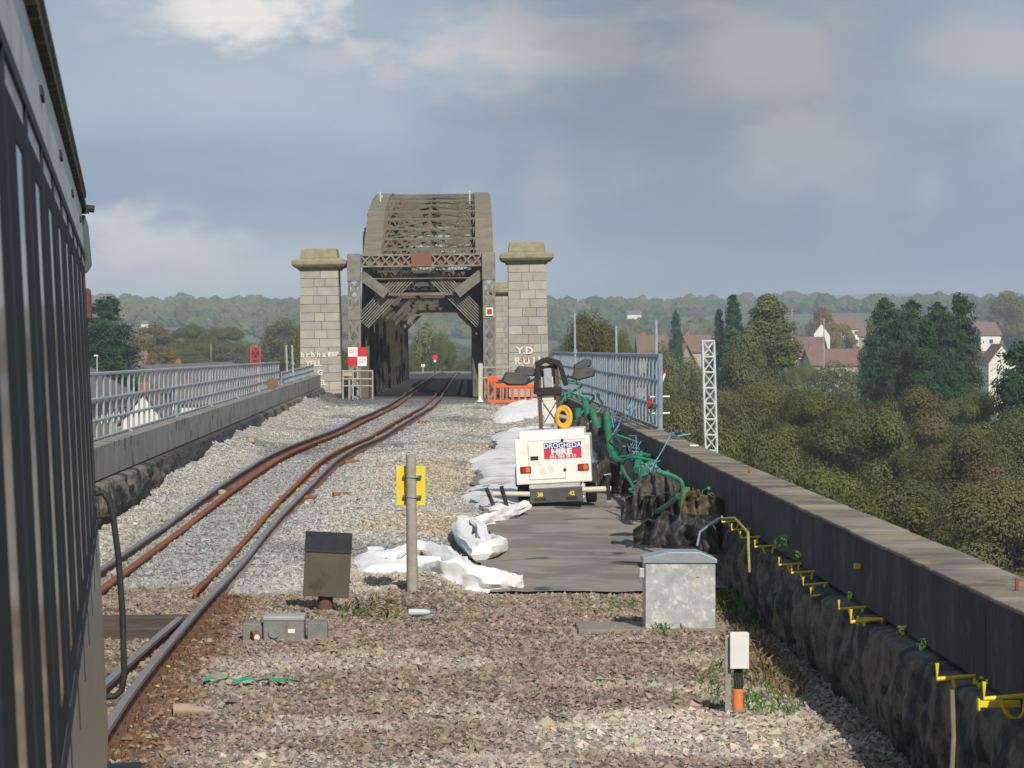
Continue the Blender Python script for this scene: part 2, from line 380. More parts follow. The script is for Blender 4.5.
# ---------------- parapet walls ----------------
wr = thing('parapet_wall', 'long dark concrete parapet with flat weathered cap on the right, above yellow brackets', 'wall', (XR, 60, 0))
b = MB()
zt, zm = EYE-1.36, EYE-1.87
y = -6.0
while y < 131:
    y2 = min(y+3.0, 131); b.bb(0, .42, y-60+.006, y2-60-.006, zm, zt-.025); y = y2
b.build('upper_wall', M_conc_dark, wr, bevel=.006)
b = MB(); y = -6.0; r_ = random.Random(3)
while y < 131:
    y2 = min(y+r_.choice([.9, 1.2, 1.5]), 131); b.box((.215+r_.uniform(-.006, .006), (y+y2)/2-60, zt-.012+r_.uniform(-.004, .004)), (.45, y2-y-.012, .03), Matrix.Rotation(r_.uniform(-.008, .008), 3, 'Z')); y = y2
b.build('cap_stone', M_conc_cap, wr, bevel=.012)
# rough lower face with hanging black sheeting folds
def rough_face(y0, y1, zlo, zhi, side, seed, amp=.16, ny=700, nz=26, lean=.0):
    ly = np.geomspace(y0, y1, ny); lz = np.linspace(0, 1, nz)
    Yw, Tw = np.meshgrid(ly, lz, indexing='ij'); g = gz(Yw)-.1; zh = zhi(Yw); Zw = g+(zh-g)*Tw
    s = fbm(Yw, Zw*.35, 2.4, seed, 4); s2 = fbm(Yw, Zw, 5.0, seed+5, 3)
    fold = np.abs(np.sin(Yw*5.2+6*fbm(Yw, Zw*.2, 1.3, seed+9, 2)))
    s3 = 1-np.abs(2*fbm(Yw+Zw*.3, Zw*.55, 2.6, seed+31, 3)-1)*2.2; s4 = 1-np.abs(2*fbm(Yw, Zw*1.2, 7.0, seed+37, 2)-1); dpt = amp*(.2+.9*s+.3*s2+.75*np.clip(s3, 0, 1)+.28*s4)*np.sin(np.clip(Tw*1.15, 0, 1)*np.pi*.5+.6)**1*(1-.75*sstep(.93, 1, Tw))
    return Yw, Zw, -side*dpt
def grid_mesh(name, A, B, C, col=None, smooth=True):
    nr, nc = A.shape; idx = np.arange(nr*nc).reshape(nr, nc)
    Fq = np.stack([idx[:-1, :-1], idx[:-1, 1:], idx[1:, 1:], idx[1:, :-1]], -1).reshape(-1, 4)
    return fast_mesh(name, np.stack([A, B, C], -1).reshape(-1, 3), Fq, col, smooth)
Yw, Zw, Dw = rough_face(12, 131, 0, lambda y: y*0+zm-.01, 1, 3, amp=.10)
Dw[:, -1] = .3
st = .5*fbm(Yw, Zw*.5, 2.4, 66, 4)+.5*fbm(Yw, Zw, 6.0, 67, 3)
col = mixc(np.array([.030, .030, .031])*np.ones(Yw.shape)[..., None], np.array([.19, .155, .115]), sstep(.475, .53, st)*.9)
col = mixc(col, np.array([.10, .085, .06]), sstep(.93, .99, (Zw-gz(Yw))/(zm-gz(Yw)))*.6)
me = grid_mesh('rough_base', Dw, Yw-60, Zw, col.reshape(-1, 3))
link('rough_base', me, mat('rough_sheeting', (1, 1, 1), (.5, .5, .5), 9, .75, attr=True, bump=1.0, bscale=11, bdist=.06), wr)

lroot = thing('parapet_wall', 'grey concrete parapet along the left side with streaked smooth top and rough stone base', 'wall', (-5.5, 60, 0))
def lwx(y): return xleft(y)+5.5
ztl = lambda y: EYE-np.interp(y, [0, 47, 130, 140], [1.62, 1.395, .93, .9])
b = MB(); ysn = np.arange(8, 131, 2.45)
for i in range(len(ysn)-1):
    y1, y2 = ysn[i]+.006, ysn[i+1]-.006
    a1, a2 = float(lwx(y1)), float(lwx(y2)); t1, t2 = float(ztl(y1)), float(ztl(y2)); h = .5
    vs = [(a1, y1-60, t1-h), (a2, y2-60, t2-h), (a2, y2-60, t2), (a1, y1-60, t1), (a1-.45, y1-60, t1-h), (a2-.45, y2-60, t2-h), (a2-.45, y2-60, t2), (a1-.45, y1-60, t1)]
    b.add(vs, [(0, 1, 2, 3), (7, 6, 5, 4), (3, 2, 6, 7), (0, 4, 5, 1), (0, 3, 7, 4), (1, 5, 6, 2)])
b.build('upper_wall', mat('wall_concrete', (.30, .285, .26), (.19, .18, .165), 2.2, .9, bump=.4, bscale=15, stretch=(1, 1.5, .25), c3=(.08, .075, .07), s3=.9), lroot, bevel=.008)
Yw, Zw, Dw = rough_face(12, 131, 0, lambda y: ztl(y)-.5, -1, 14, amp=.14)
Dw[:, -1] = -.3
st = fbm(Yw, Zw, 4.5, 26, 4); tz = (Zw-gz(Yw))/(ztl(Yw)-.5-gz(Yw))
col = mixc(np.array([.045, .045, .046])*np.ones(Yw.shape)[..., None], np.array([.26, .22, .17]), sstep(.42, .55, st)*sstep(.15, .5, tz+(st-.5)))
col = mixc(col, np.array([.05, .05, .055]), sstep(50, 62, Yw)*(1-sstep(80, 95, Yw))*.8)
me = grid_mesh('rough_base', lwx(Yw)-.03+Dw, Yw-60, Zw, col.reshape(-1, 3))
link('rough_base', me, bpy.data.materials['rough_sheeting'], lroot)

# ---------------- rails ----------------
def rail(name, fx, fz, y0, y1, label, m_side, m_top=None, h=.15, step=1.0, guard=False, width=.07):
    root = thing(name, label, 'rail', (0, y0, 0))
    ys = np.arange(y0, y1+.01, step); prof = [(-.065, 0), (.065, 0), (.065, .012), (.012, .03), (.012, h-.04), (width/2, h-.03), (width/2, h-.004), (-width/2, h-.004), (-width/2, h-.03), (-.012, h-.04), (-.012, .03), (-.065, .012)]
    vs = []; n = len(prof)
    for y in ys:
        x = float(fx(y)); z = float(fz(y)); vs += [(x+p[0], y-y0, z-h+p[1]) for p in prof]
    fs = [(i*n+k, i*n+(k+1) % n, (i+1)*n+(k+1) % n, (i+1)*n+k) for i in range(len(ys)-1) for k in range(n)]+[tuple(range(n)), tuple(range((len(ys)-1)*n, len(ys)*n))[::-1]]
    MB().add(vs, fs).build('rail_web', m_side, root)
    if m_top:
        prof = [(-width/2*1.05, -.012), (width/2*1.05, -.012), (width/2*.8, .006), (-width/2*.8, .006)]; vs = []; n = 4
        for y in ys:
            x = float(fx(y)); z = float(fz(y)); vs += [(x+p[0], y-y0, z-.005+p[1]) for p in prof]
        fs = [(i*n+k, i*n+(k+1) % n, (i+1)*n+(k+1) % n, (i+1)*n+k) for i in range(len(ys)-1) for k in range(n)]
        MB().add(vs, fs).build('running_surface', m_top, root)
    return root
wob = lambda y, s: (vnoise(y, y*0, .13, s)-.5)*.05
fzr = lambda y: rz(y)+wob(y, 1)*1.2
fzl = lambda y: rz(y)+wob(y, 4)*1.2
gauge = lambda y: np.interp(y, [0, 40, 60, 100, 140], [1.55, 1.5, 1.5, 1.55, 1.6])
rail('running_rail', xrail, fzr, 4, 330, 'worn right hand running rail with a polished steel top, curving onto the bridge', M_rail, M_railtop)
rail('running_rail', lambda y: xrail(y)-gauge(y), fzl, 4, 330, 'left hand running rail nearest the left parapet wall', M_rail, M_railtop)
rail('guard_rail', lambda y: xrail(y)-np.interp(y, [0, 33.5, 45, 52, 65, 125, 140], [.19, .17, .16, .22, .25, .25, .22])-.05, lambda y: fzr(y)-.015, 33.4, 330, 'bright orange rusty guard rail just inside the right hand running rail', M_rust, None, width=.065, h=.16)
rail('guard_rail', lambda y: xrail(y)-gauge(y)+.26, lambda y: fzl(y)-.035, 20, 330, 'bright orange rusty guard rail just inside the left hand running rail', M_rust, None, width=.09, h=.16)
rail('switch_rail', lambda y: xrail(y)-np.interp(y, [10, 20, 30.8], [.62, .36, .10]), lambda y: rz(y)-.01, 8, 30.6, 'short converging switch rail joining the inside of the near running rail', M_rail, M_railtop)
# rusty baseplates beside the near running rail
k = 0
bp = None
for i in range(27):
    y = 16.4+i*.66
    x = float(xrail(y)); z = float(rz(y))-.15
    if bp is None:
        bp = thing('rail_chair', 'rusty cast rail chair bolted beside the near running rail', 'rail chair', (x, y, z), group='rail chairs under the near running rail')
        c = MB(); c.bb(-.17, .17, -.11, .11, -.03, .02); c.bb(.04, .10, -.07, .07, .02, .09); c.bb(.10, .15, -.02, .02, .02, .06); c.tube([(.13, -.075, .02), (.13, -.075, .07)], .018, 6); c.tube([(.13, .075, .02), (.13, .075, .07)], .018, 6); c.build('chair_plate', mat('dull_rust', (.17, .085, .045), (.10, .06, .04), 12, .9, bump=.3), bp, bevel=.006)
    else: dup(bp, (x, y, z))
# timber sleepers showing in the old ballast
sl = None
for i in range(22):
    y = 17.0+i*.72+random.Random(i).uniform(-.05, .05)
    x = float(xrail(y))-.95; z = float(gz(y))-.07
    if sl is None:
        sl = tag(MB().box((0, 0, 0), (2.45, .25, .16)).build('timber_sleeper', mat('rusty_timber', (.135, .095, .065), (.075, .055, .042), 5, .9, bump=.6, stretch=(.4, 3, 3)), bevel=.012), 'dark old timber sleeper mostly sunk in the brown ballast', 'sleeper', 'timber sleepers under the near track'); sl.location = (x, y, z)
    else:
        c = sl.copy(); sc.collection.objects.link(c); c.location = (x, y, z); c.rotation_euler.z = random.Random(i).uniform(-.03, .03)
for px, py, ln, lab in ((110, 640, 1.0, 'dark point timber lying behind the train handrail'), (128, 628, 1.1, 'dark point timber lying just beyond the switch rail tip')):
    g = G(px, py, .04); o = MB().box((0, 0, 0), (ln, .26, .15)).build('point_timber', M_wood, bevel=.015); o.location = g; o.rotation_euler.z = .12; tag(o, lab, 'timber')

# ---------------- steel bridge ----------------
BX, BY = -1.95, 132.0; BZ = float(gz(132)); BL = 80.0
br = thing('truss_bridge', 'old arched steel lattice truss railway bridge with rust streaked girders straight ahead', 'bridge', (BX, BY, BZ), (0, R(-.6), 0))
HW = 2.78
def lattice(b, p, q, width, across, depth, n, t=.05, flange=.09):
    """two flanges from p to q set `width` apart along `across`, X bars between"""
    p = Vector(p); q = Vector(q); a = Vector(across).normalized()*(width/2); d = q-p
    nrm = d.normalized().cross(a.normalized())
    for s in (-1, 1): b.beam(p+a*s, q+a*s, flange, depth, nrm)
    for i in range(n):
        u0 = p+d*(i/n); u1 = p+d*((i+1)/n)
        for s in (-1, 1):
            off = nrm*(depth/2-.012*(1.5 if s > 0 else .3))*-1
            b.beam(u0+a*s+off, u1-a*s+off, t, .018, nrm); b.beam(u0+a*s-off, u1-a*s-off, t, .018, nrm)
ztop = 5.78; CO = .28
def portal(y, with_detail):
    for s in (-1, 1):
        b = MB(); x = s*HW
        lattice(b, (x, y, -.4), (x, y, 3.25), .44, (1, 0, 0), .5, 5, .12, .08)
        lattice(b, (x, y, 3.65), (x, y, 4.85), .44, (1, 0, 0), .5, 2, .12, .08)
        b.bb(x-.26, x+.26, y-.28, y+.28, 3.25, 3.65); b.bb(x-.275, x+.275, y-.29, y+.29, 4.85, ztop+.2)
        b.bb(x-.32, x+.32, y-.35, y+.35, -.5, -.1)
        b.bb(x+s*.2-.02, x+s*.2+.02, y-.26, y+.26, -.3, 4.9)
        b.build('portal_post', M_steel_pale, br, bevel=.008)
    b = MB()
    lattice(b, (-HW+.27, y, ztop-.1), (-.42, y, ztop-.1), .46, (0, 0, 1), .3, 5, .06, .07)
    lattice(b, (.42, y, ztop-.1), (HW-.27, y, ztop-.1), .46, (0, 0, 1), .3, 5, .06, .07)
    b.bb(-HW+.1, HW-.1, y-.05, y-.01, ztop-.36, ztop-.30)
    b.build('portal_beam', M_steel_pale, br)
    c = MB(); c.bb(-.42, .42, y-.17, y+.15, ztop-.36, ztop+.16); c.bb(-HW+.3, HW-.3, y+.02, y+.05, ztop-.30, ztop+.12); c.build('beam_plate', M_rustpanel, br, bevel=.01)
portal(0, True)
# knee bracing behind the portal: laced struts forming an X
def strut(p, q, w, n=10):
    b = MB(); p = Vector(p); q = Vector(q); d = (q-p).normalized(); up = Vector((0, 1, 0)); a = d.cross(up).normalized()
    for k in range(8):
        t = (k/7-.5)*w; b.beam(p+a*t, q+a*t, .04, .30, (0, 1, 0))
    for i in range(n+1):
        c = p.lerp(q, i/n); b.beam(c-a*w/2, c+a*w/2, .035, .04, (0, 1, 0))
    b.build('knee_brace', M_steel_pale, br); return b
for s in (-1, 1):
    strut((s*(HW-.3), .55, 3.15), (s*.45, .6, 5.25), .66)
    strut((s*(HW-.3), .2, 5.1), (s*1.45, .15, 4.3), .36, 6)
b = MB(); b.beam((-1.5, .5, 4.30), (1.5, .5, 4.30), .5, .12); b.beam((-2.2, 1.0, 4.95), (2.2, 1.0, 4.95), 1.4, .05); b.build('cross_strut', M_steel, br)
# sloped soffit plates behind the portal beam
for s in (-1, 1):
    c = MB(); poly = [(s*(HW-.2), 5.25), (s*.75, 5.25), (s*1.35, 4.55), (s*(HW-.9), 4.5)]; c.prism(poly, 1, 2.2, 2.25); c.build('soffit_plate', mat('rust_stained_plate', (.13, .10, .075), (.17, .075, .05), 3, .9, bump=.5, bscale=20, stretch=(1, 1, 5)), br)
# arched top chord
CX = 2.33
prof = [(0, 5.6), (2, 6.15), (4, 6.75), (7, 7.5), (10, 8.05), (13.5, 8.5), (18, 8.95), (24, 9.35), (32, 9.65), (40, 9.8)]
prof = prof+[(80-a, b_) for a, b_ in prof[-2::-1]]
def ch(y): return float(np.interp(y, [p[0] for p in prof], [p[1] for p in prof]))
M_chord = mat('chord_steel', (.25, .225, .165), (.145, .135, .10), 2.2, .8, c3=(.27, .13, .08), bump=.4, bscale=10, s3=1.3, stretch=(.5, 1, 1))
for s in (-1, 1):
    b = MB()
    for (a, za), (c_, zc) in zip(prof[:-1], prof[1:]):
        b.beam((s*CX+CO, a, za), (s*CX+CO, c_+.02, zc), .66, .55); b.beam((s*CX+CO, a+.01, za+.285), (s*CX+CO, c_, zc+.285), .74, .03)
    b.build('top_chord', M_chord, br, bevel=.006)
    b = MB(); b.bb(s*2.45-.14, s*2.45+.14, 0, BL, -.55, -.05); b.build('bottom_chord', M_steel, br)
    b = MB(); b.bb(s*2.3-.05, s*2.3+.05, 1.0, BL-1, -.05, 1.15); b.bb(s*2.3-.1, s*2.3+.1, 1.0, BL-1, 1.15, 1.2)
    for i in range(60): b.bb(s*2.3-s*.05, s*2.3-s*.14, 1.1+i*1.3, 1.16+i*1.3, 0, 1.15)
    b.build('side_girder', mat('black_steel', (.04, .038, .036), (.06, .05, .045), 5, .7, bump=.3), br)
# verticals, diagonals
nP = 13; pys = [BL*i/nP for i in range(nP+1)]
for s in (-1, 1):
    for i, y in enumerate(pys):
        if i in (0, nP): continue
        z = ch(y); b = MB(); b.beam((s*CX, y, -.2), (s*CX, y, z), .42, .34, (0, 1, 0)); b.bb(s*CX-.3, s*CX+.3, y-.3, y+.3, 4.4, 5.0)
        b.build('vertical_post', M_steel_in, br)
    for i in range(nP):
        y0, y1 = pys[i], pys[i+1]; ym = (y0+y1)/2
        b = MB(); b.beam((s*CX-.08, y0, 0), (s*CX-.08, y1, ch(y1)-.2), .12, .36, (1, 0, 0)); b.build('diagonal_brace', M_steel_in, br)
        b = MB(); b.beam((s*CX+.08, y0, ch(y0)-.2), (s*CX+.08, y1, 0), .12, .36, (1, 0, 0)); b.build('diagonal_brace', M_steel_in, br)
    b = MB(); b.bb(s*CX-.1, s*CX+.1, 1, BL-1, 4.55, 4.85); b.bb(s*CX-.05, s*CX+.05, 1, BL-1, 2.4, 2.6)
    for i in range(32): b.bb(s*CX-.03, s*CX+.03, 1+i*2.44, 1.3+i*2.44, -.1, 4.7)
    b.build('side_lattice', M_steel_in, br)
# top lateral system: lattice cross beams at close panels and X laterals
tys = [1.4, 3.1, 4.9, 6.9, 9.2, 11.8, 15, 19, 24, 30, 36.5, 43, 50, 56, 61, 65, 68.5, 71.5, 74, 76.5]
for i, y in enumerate(tys):
    z = ch(y)-.12; b = MB()
    lattice(b, (-CX+.3+CO, y, z), (CX-.3+CO, y, z), .62, (0, 0, 1), .22, 10, .055, .10)
    b.bb(-.32+CO, .32+CO, y-.14, y-.11, z+.12, z+.34)
    for s in (-1, 1): b.bb(s*(CX-.3)+CO-.16, s*(CX-.3)+CO+.16, y-.3, y+.3, z-.25, z+.36)
    b.build('top_lattice_beam', M_steel, br)
for i in range(len(tys)-1):
    y0, y1 = tys[i], tys[i+1]; z0, z1 = ch(y0)+.16, ch(y1)+.16; b = MB(); zm_ = (z0+z1)/2; ym = (y0+y1)/2
    b.beam((-CX+.3+CO, y0, z0), (CO, y1, z1), .14, .07); b.beam((CX-.3+CO, y0, z0), (CO, y1, z1), .14, .07)
    b.beam((-CX+.3+CO, y1, z1-.35), (CX-.3+CO, y0, z0-.35), .10, .05)
    b.build('top_lateral_brace', M_steel, br)
# inner sway frames with chamfered corners
for y in (7.5, 16, 25, 35, 46, 58, 70, 80):
    z = min(ch(y)-.6, 5.7); b = MB()
    b.beam((-CX, y, z-.4), (CX, y, z-.4), .16, .34, (0, 0, 1)); b.beam((-CX, y, 4.5), (CX, y, 4.5), .2, .22, (0, 0, 1))
    for s in (-1, 1):
        b.beam((s*CX, y, 3.35), (s*1.15, y, 4.5), .2, .26, (0, 1, 0)); b.beam((s*1.15, y, 4.5), (s*.3, y, z-.4), .1, .14, (0, 1, 0)); b.beam((s*CX, y, 4.5), (s*1.2, y, z-.4), .1, .14, (0, 1, 0)); b.beam((s*1.2, y, z-.4), (s*.0, y, 4.5), .08, .12, (0, 1, 0))
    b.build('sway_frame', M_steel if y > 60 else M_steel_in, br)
b = MB()
for s in (-1, 1):
    for y in (2, 30): b.tube([(s*CX-.3*s+.0, 13+y*.1, ch(13)+.3), (s*CX-.3*s, 13+y*.1, ch(13)+.75)], .02, 5)
b.build('aerial', M_white, br)
# ballast under-deck trough
MB().bb(-2.4, 2.4, 0, BL, -.6, -.12).build('deck_trough', M_steel, br)
# little plate on the right post
c = MB(); c.bb(HW-.14, HW+.16, -.33, -.30, 3.36, 3.70); pl = c.build('warning_plate', M_white, br); 
c = MB(); c.bb(HW-.09, HW+.11, -.34, -.331, 3.42, 3.64); c.build('plate_symbol', M_red, pl)

# ---------------- stone towers ----------------
def text_mesh(name, body, size, m, parent, loc, rot=(R(90), 0, 0), extrude=.004, sx=1, align='CENTER', bold=0):
    cu = bpy.data.curves.new(name, 'FONT'); cu.body = body; cu.size = size; cu.extrude = extrude; cu.align_x = align; cu.offset = bold; cu.resolution_u = 3
    o = bpy.data.objects.new(name, cu); sc.collection.objects.link(o); dg = bpy.context.evaluated_depsgraph_get(); me = bpy.data.meshes.new_from_object(o.evaluated_get(dg))
    bpy.data.objects.remove(o); me.name = name
    for mm in list(me.materials): pass
    me.materials.clear(); o = link(name, me, m, parent, loc); o.rotation_euler = rot; o.scale = (sx, 1, 1); return o
M_ash = mat('ashlar', (.43, .40, .355), (.34, .315, .285), 2.5, .9, attr=True, bump=.5, bscale=16)
M_capst = mat('lichen_cap', (.33, .29, .17), (.20, .18, .13), 3, .95, bump=.5, bscale=14, c3=(.35, .30, .17), s3=1.6)
def tower(label, loc, W, Hs, D, rowh=.36, rot=0, seed=0):
    t = thing('stone_tower', label, 'stone pillar', loc, (0, R(-.9), 0), 'stone pillars flanking the truss bridge'); r = random.Random(seed)
    V = []; Fs = []; C = []
    n = round(Hs/rowh); rh = Hs/n
    def blk(x0, x1, y0, y1, z0, z1):
        g = .008; b0 = len(V); c = r.uniform(.80, 1.06); cc = (c, c*r.uniform(.96, 1.0), c*r.uniform(.90, 1.0))
        for z in (z0+g, z1-g):
            for (x, y) in ((x0+g, y0), (x1-g, y0), (x1-g, y1), (x0+g, y1)): V.append((x, y, z)); C.append(cc)
        for f in ((0, 1, 5, 4), (1, 2, 6, 5), (2, 3, 7, 6), (3, 0, 4, 7), (4, 5, 6, 7), (3, 2, 1, 0)): Fs.append(tuple(b0+i for i in f))
    for k in range(n):
        ins = r.uniform(-.006, .006); cuts = [-W/2]+([-W*r.uniform(.08, .2)+0, W*r.uniform(.12, .25)] if k % 2 else [r.uniform(-.1, .1)])+[W/2]
        tap = .06*(1-k/n)
        cuts[0] -= tap; cuts[-1] += tap
        for a, b_ in zip(cuts[:-1], cuts[1:]): blk(a, b_, -D/2-tap+r.uniform(-.008, .008), D/2+tap, k*rh, (k+1)*rh)
    me = fast_mesh('shaft', V, Fs, C); link('shaft', me, M_ash, t)
    MB().bb(-W/2+.04, W/2-.04, -D/2+.05, D/2-.05, -.6, Hs).build('core_masonry', mat('mortar', (.16, .15, .13), (.12, .11, .10), 4), t)
    b = MB(); o_ = .30
    pr = [(-W/2-.08, Hs), (W/2+.08, Hs), (W/2+o_*.75, Hs+.16), (W/2+o_, Hs+.26), (W/2+o_, Hs+.40), (W/2+.12, Hs+.50), (-W/2-.12, Hs+.50), (-W/2-o_, Hs+.40), (-W/2-o_, Hs+.26), (-W/2-o_*.75, Hs+.16)]
    # cornice as stacked square rings
    prev = None; rings = [(.08, 0), (.10, .08), (.24, .12), (.33, .22), (.33, .38), (.14, .47)]
    vs = []
    for e_, z in rings:
        vs += [(-W/2-e_, -D/2-e_, Hs+z), (W/2+e_, -D/2-e_, Hs+z), (W/2+e_, D/2+e_, Hs+z), (-W/2-e_, D/2+e_, Hs+z)]
    fs = [(i*4+k, i*4+(k+1) % 4, i*4+4+(k+1) % 4, i*4+4+k) for i in range(len(rings)-1) for k in range(4)]+[(3, 2, 1, 0), tuple(range(len(vs)-4, len(vs)))]
    b.add(vs, fs); b.build('cornice', M_capst, t, bevel=.02)
    b = MB(); e1, e2 = -.02, -.07; z0, z1 = Hs+.47, Hs+.88
    vs = [(-W/2-e1, -D/2-e1, z0), (W/2+e1, -D/2-e1, z0), (W/2+e1, D/2+e1, z0), (-W/2-e1, D/2+e1, z0), (-W/2-e2, -D/2-e2, z1), (W/2+e2, -D/2-e2, z1), (W/2+e2, D/2+e2, z1), (-W/2-e2, D/2+e2, z1)]
    b.add(vs, [(0, 1, 5, 4), (1, 2, 6, 5), (2, 3, 7, 6), (3, 0, 4, 7), (4, 5, 6, 7), (3, 2, 1, 0)]); b.build('cap_block', M_capst, t, bevel=.03)
    return t
M_graf = mat('white_graffiti', (.78, .76, .68), (.55, .5, .43), 9, .8)
tl = tower('lichen capped stone pillar left of the truss bridge with white painted letters low down', (-6.12, 132.6, .68), 1.58, 5.30, 2.2, seed=1)
tr_ = tower('yellow capped stone pillar right of the truss bridge, behind the orange barrier', (2.43, 132.6, .75), 1.55, 5.50, 2.2, seed=5)
tf = tower('far stone pillar just showing behind the nearer right pillar beside the truss', (2.43, 213, .75), 1.55, 5.60, 2.2, seed=8)
yl = -1.175
for body, x, z, s_, sx in (('b r b h a I', -.22, 1.72, .30, 1), ('EEF', .55, 1.74, .24, 1.1), ('YELL', -.28, 1.36, .28, 1.1), ('G', -.02, .98, .3, 1), ('EL', .08, .56, .3, 1)):
    text_mesh('painted_lettering', body, s_, M_graf, tl, (x, yl, z), sx=sx, bold=.012)
for body, x, z, s_, sx in (('Y.D', -.15, 1.78, .40, 1.1), ('R U I I', -.05, 1.36, .40, 1), ('O', -.1, .88, .36, 1)):
    text_mesh('painted_lettering', body, s_, M_graf, tr_, (x, yl, z), sx=sx, bold=.016)
text_mesh('painted_lettering', 'n n', .26, mat('faded_red_paint', (.45, .2, .2)), tr_, (-.1, yl-.001, 1.56), bold=.01)

# ---------------- railings ----------------
def fence(name, label, pts_bot, height, m, bays, rails, pitch=.13, bar_r=.014, tube=.03, endpost=True, post_every=1):
    """pts_bot: function y->(x,z) ; bays list of y"""
    y0 = bays[0]; x0, z0 = pts_bot(y0); t = thing(name, label, 'railing', (x0, y0, z0))
    off = Vector((x0, y0, z0))
    def pt(y, h):
        x, z = pts_bot(y); hh = height(y) if callable(height) else height
        return Vector((x, y, z+h*hh))-off
    for h, rr in rails:
        b = MB()
        for a, c in zip(bays[:-1], bays[1:]): b.tube([pt(a, h), pt(c, h)], rr, 6)
        b.build('rail_tube', m, t)
    for i, y in enumerate(bays):
        if i % post_every: continue
        b = MB(); rr = tube*1.5 if (i == 0 and endpost) else tube; b.tube([pt(y, 0), pt(y, 1.015)], rr, 8); b.tube([pt(y, 0), pt(y, 0)+Vector((0, 0, .03))], .08, 8); b.build('post', m, t)
    n = int((bays[-1]-bays[0])/pitch)
    for k in range(1, n+1):
        y = bays[0]+k*pitch
        if y > bays[-1]: break
        b = MB(); p = pt(y, .0); q = pt(y, 1.0); b.tube([p, q], bar_r, 6); b.build('upright_bar', m, t)
    return t
M_bar = M_bluegalv
fence('metal_railing', 'tall blue grey barred railing on the right parapet, ending at a thick round post', lambda y: (3.30, zt), lambda y: np.interp(y, [55, 128], [1.30, 1.34]), M_bluegalv, list(np.linspace(55.5, 128.5, 30)), [(1, .035), (.66, .024), (.33, .024), (.03, .024)], 1.15, .021, .03, post_every=4)
fence('metal_railing', 'long grey barred railing standing on the left parapet behind the track', lambda y: (float(xleft(y))-.3, float(ztl(y))), lambda y: (EYE-.34-float(ztl(y))), M_leftgalv, list(np.linspace(36, 104, 30)), [(1, .03), (.62, .026), (.30, .026), (.03, .02)], .98, .019, .022, endpost=False, post_every=4)
fence('metal_railing', 'lower grey barred railing at the far left meeting the stone pillar', lambda y: (float(xleft(y))-.25, float(ztl(y))), lambda y: .40, M_leftgalv, list(np.linspace(104.4, 129.5, 11)), [(1, .03), (.5, .026), (.05, .02)], 1.0, .022, .022, endpost=False, post_every=3)
for px, y0, y1, D, lab in ((287, 345, 372, 100, 'thin pale scaffold pole, left of a pair behind the left railing'), (293, 345, 374, 104, 'thin pale scaffold pole, right of a pair behind the left railing'),
                           (575.5, 313, 372, 84, 'thin upright scaffold pole clamped to the right railing nearest the pillar'), (617, 326, 385, 74, 'thin upright scaffold pole with a clamp halfway along the right railing'),
                           (657, 320, 400, 57, 'thin upright scaffold pole rising beside the thick railing end post'), (542, 336, 366, 127, 'thin upright pole in front of the right stone pillar')):
    p = P(px, y1, D); q = P(px-1, y0, D); b = MB(); b.tube([p-p, q-p], .028 if px > 300 else .035, 8); 
    t = thing('scaffold_pole', lab, 'pole', p); b.build('tube', M_galv, t)
    c = MB(); zc = .35*(q-p).z; c.box((0, 0, zc), (.09, .08, .10)); c.build('clamp', M_bluegalv, t, bevel=.01)
# ---------------- train carriage alongside ----------------
A = math.atan(.109)
tr = thing('train_carriage', 'long silver grey railway carriage filling the left edge with tall dark windows', 'train carriage', (-.013, 0, 0), (0, R(-2.8), A))
LE = 14.0
M_body = mat('carriage_paint', (.48, .47, .45), (.36, .355, .34), 2.2, .42, .0, c3=(.27, .25, .21), bump=.2, bscale=5, stretch=(1, .7, 2.5), s3=1.8, spec=.5)
M_low = mat('lower_body_paint', (.17, .15, .125), (.09, .08, .07), 2.5, .3, .1, bump=.1, bscale=5, stretch=(1, .4, 2.5), spec=.6)
M_glass = mat('dark_window_glass', (.02, .021, .022), (.03, .03, .03), 1, .12, spec=.22)
M_rib = mat('blue_black_strip', (.02, .026, .04), (.014, .018, .026), 6, .6, spec=.15)
M_soot = mat('sooty_gutter', (.085, .075, .055), (.04, .036, .03), 9, .9, bump=.6, c3=(.20, .17, .12))
b = MB(); b.prism([(0, 1.86), (0, 3.22), (-.06, 3.34), (-.35, 3.55), (-1.0, 3.70), (-1.45, 3.74), (-1.9, 3.70), (-2.55, 3.55), (-2.84, 3.34), (-2.9, 3.22), (-2.9, 1.86)], 1, -4, LE)
b.build('body_shell', M_body, tr, bevel=.012)
b = MB(); b.prism([(.004, .95), (.004, 1.86), (-2.9, 1.86), (-2.9, .95)], 1, -4, LE-.002); b.build('lower_body', M_low, tr, bevel=.012)
b = MB(); b.bb(-2.5, -.3, 9.5, 13, .25, .95); b.build('bogie_frame', M_black, tr)
for y in (10.2, 12.4):
    for x in (-.62, -2.2): 
        c = MB(); c.tube([(x-.06, y, .52), (x+.06, y, .52)], .42, 24); c.build('wheel', M_rail, tr)
b = MB(); b.tube([(-.018, -4, 3.29), (-.018, LE+.03, 3.29)], .042, 10); b.bb(-.03, .02, -4, LE+.04, 3.225, 3.25)
b.build('roof_gutter', M_soot, tr, smooth=True)
b = MB(); b.bb(0, .006, -4, LE, 3.005, 3.03); b.build('drip_strip', M_rib, tr)
b = MB(); b.bb(0, .005, -4, LE, 1.845, 1.872); b.build('waist_strip', M_rib, tr)
pitch = 1.05; k0 = -2
M_frame = mat('window_rubber', (.012, .013, .015), (.02, .02, .022), 8, .7, spec=.12)
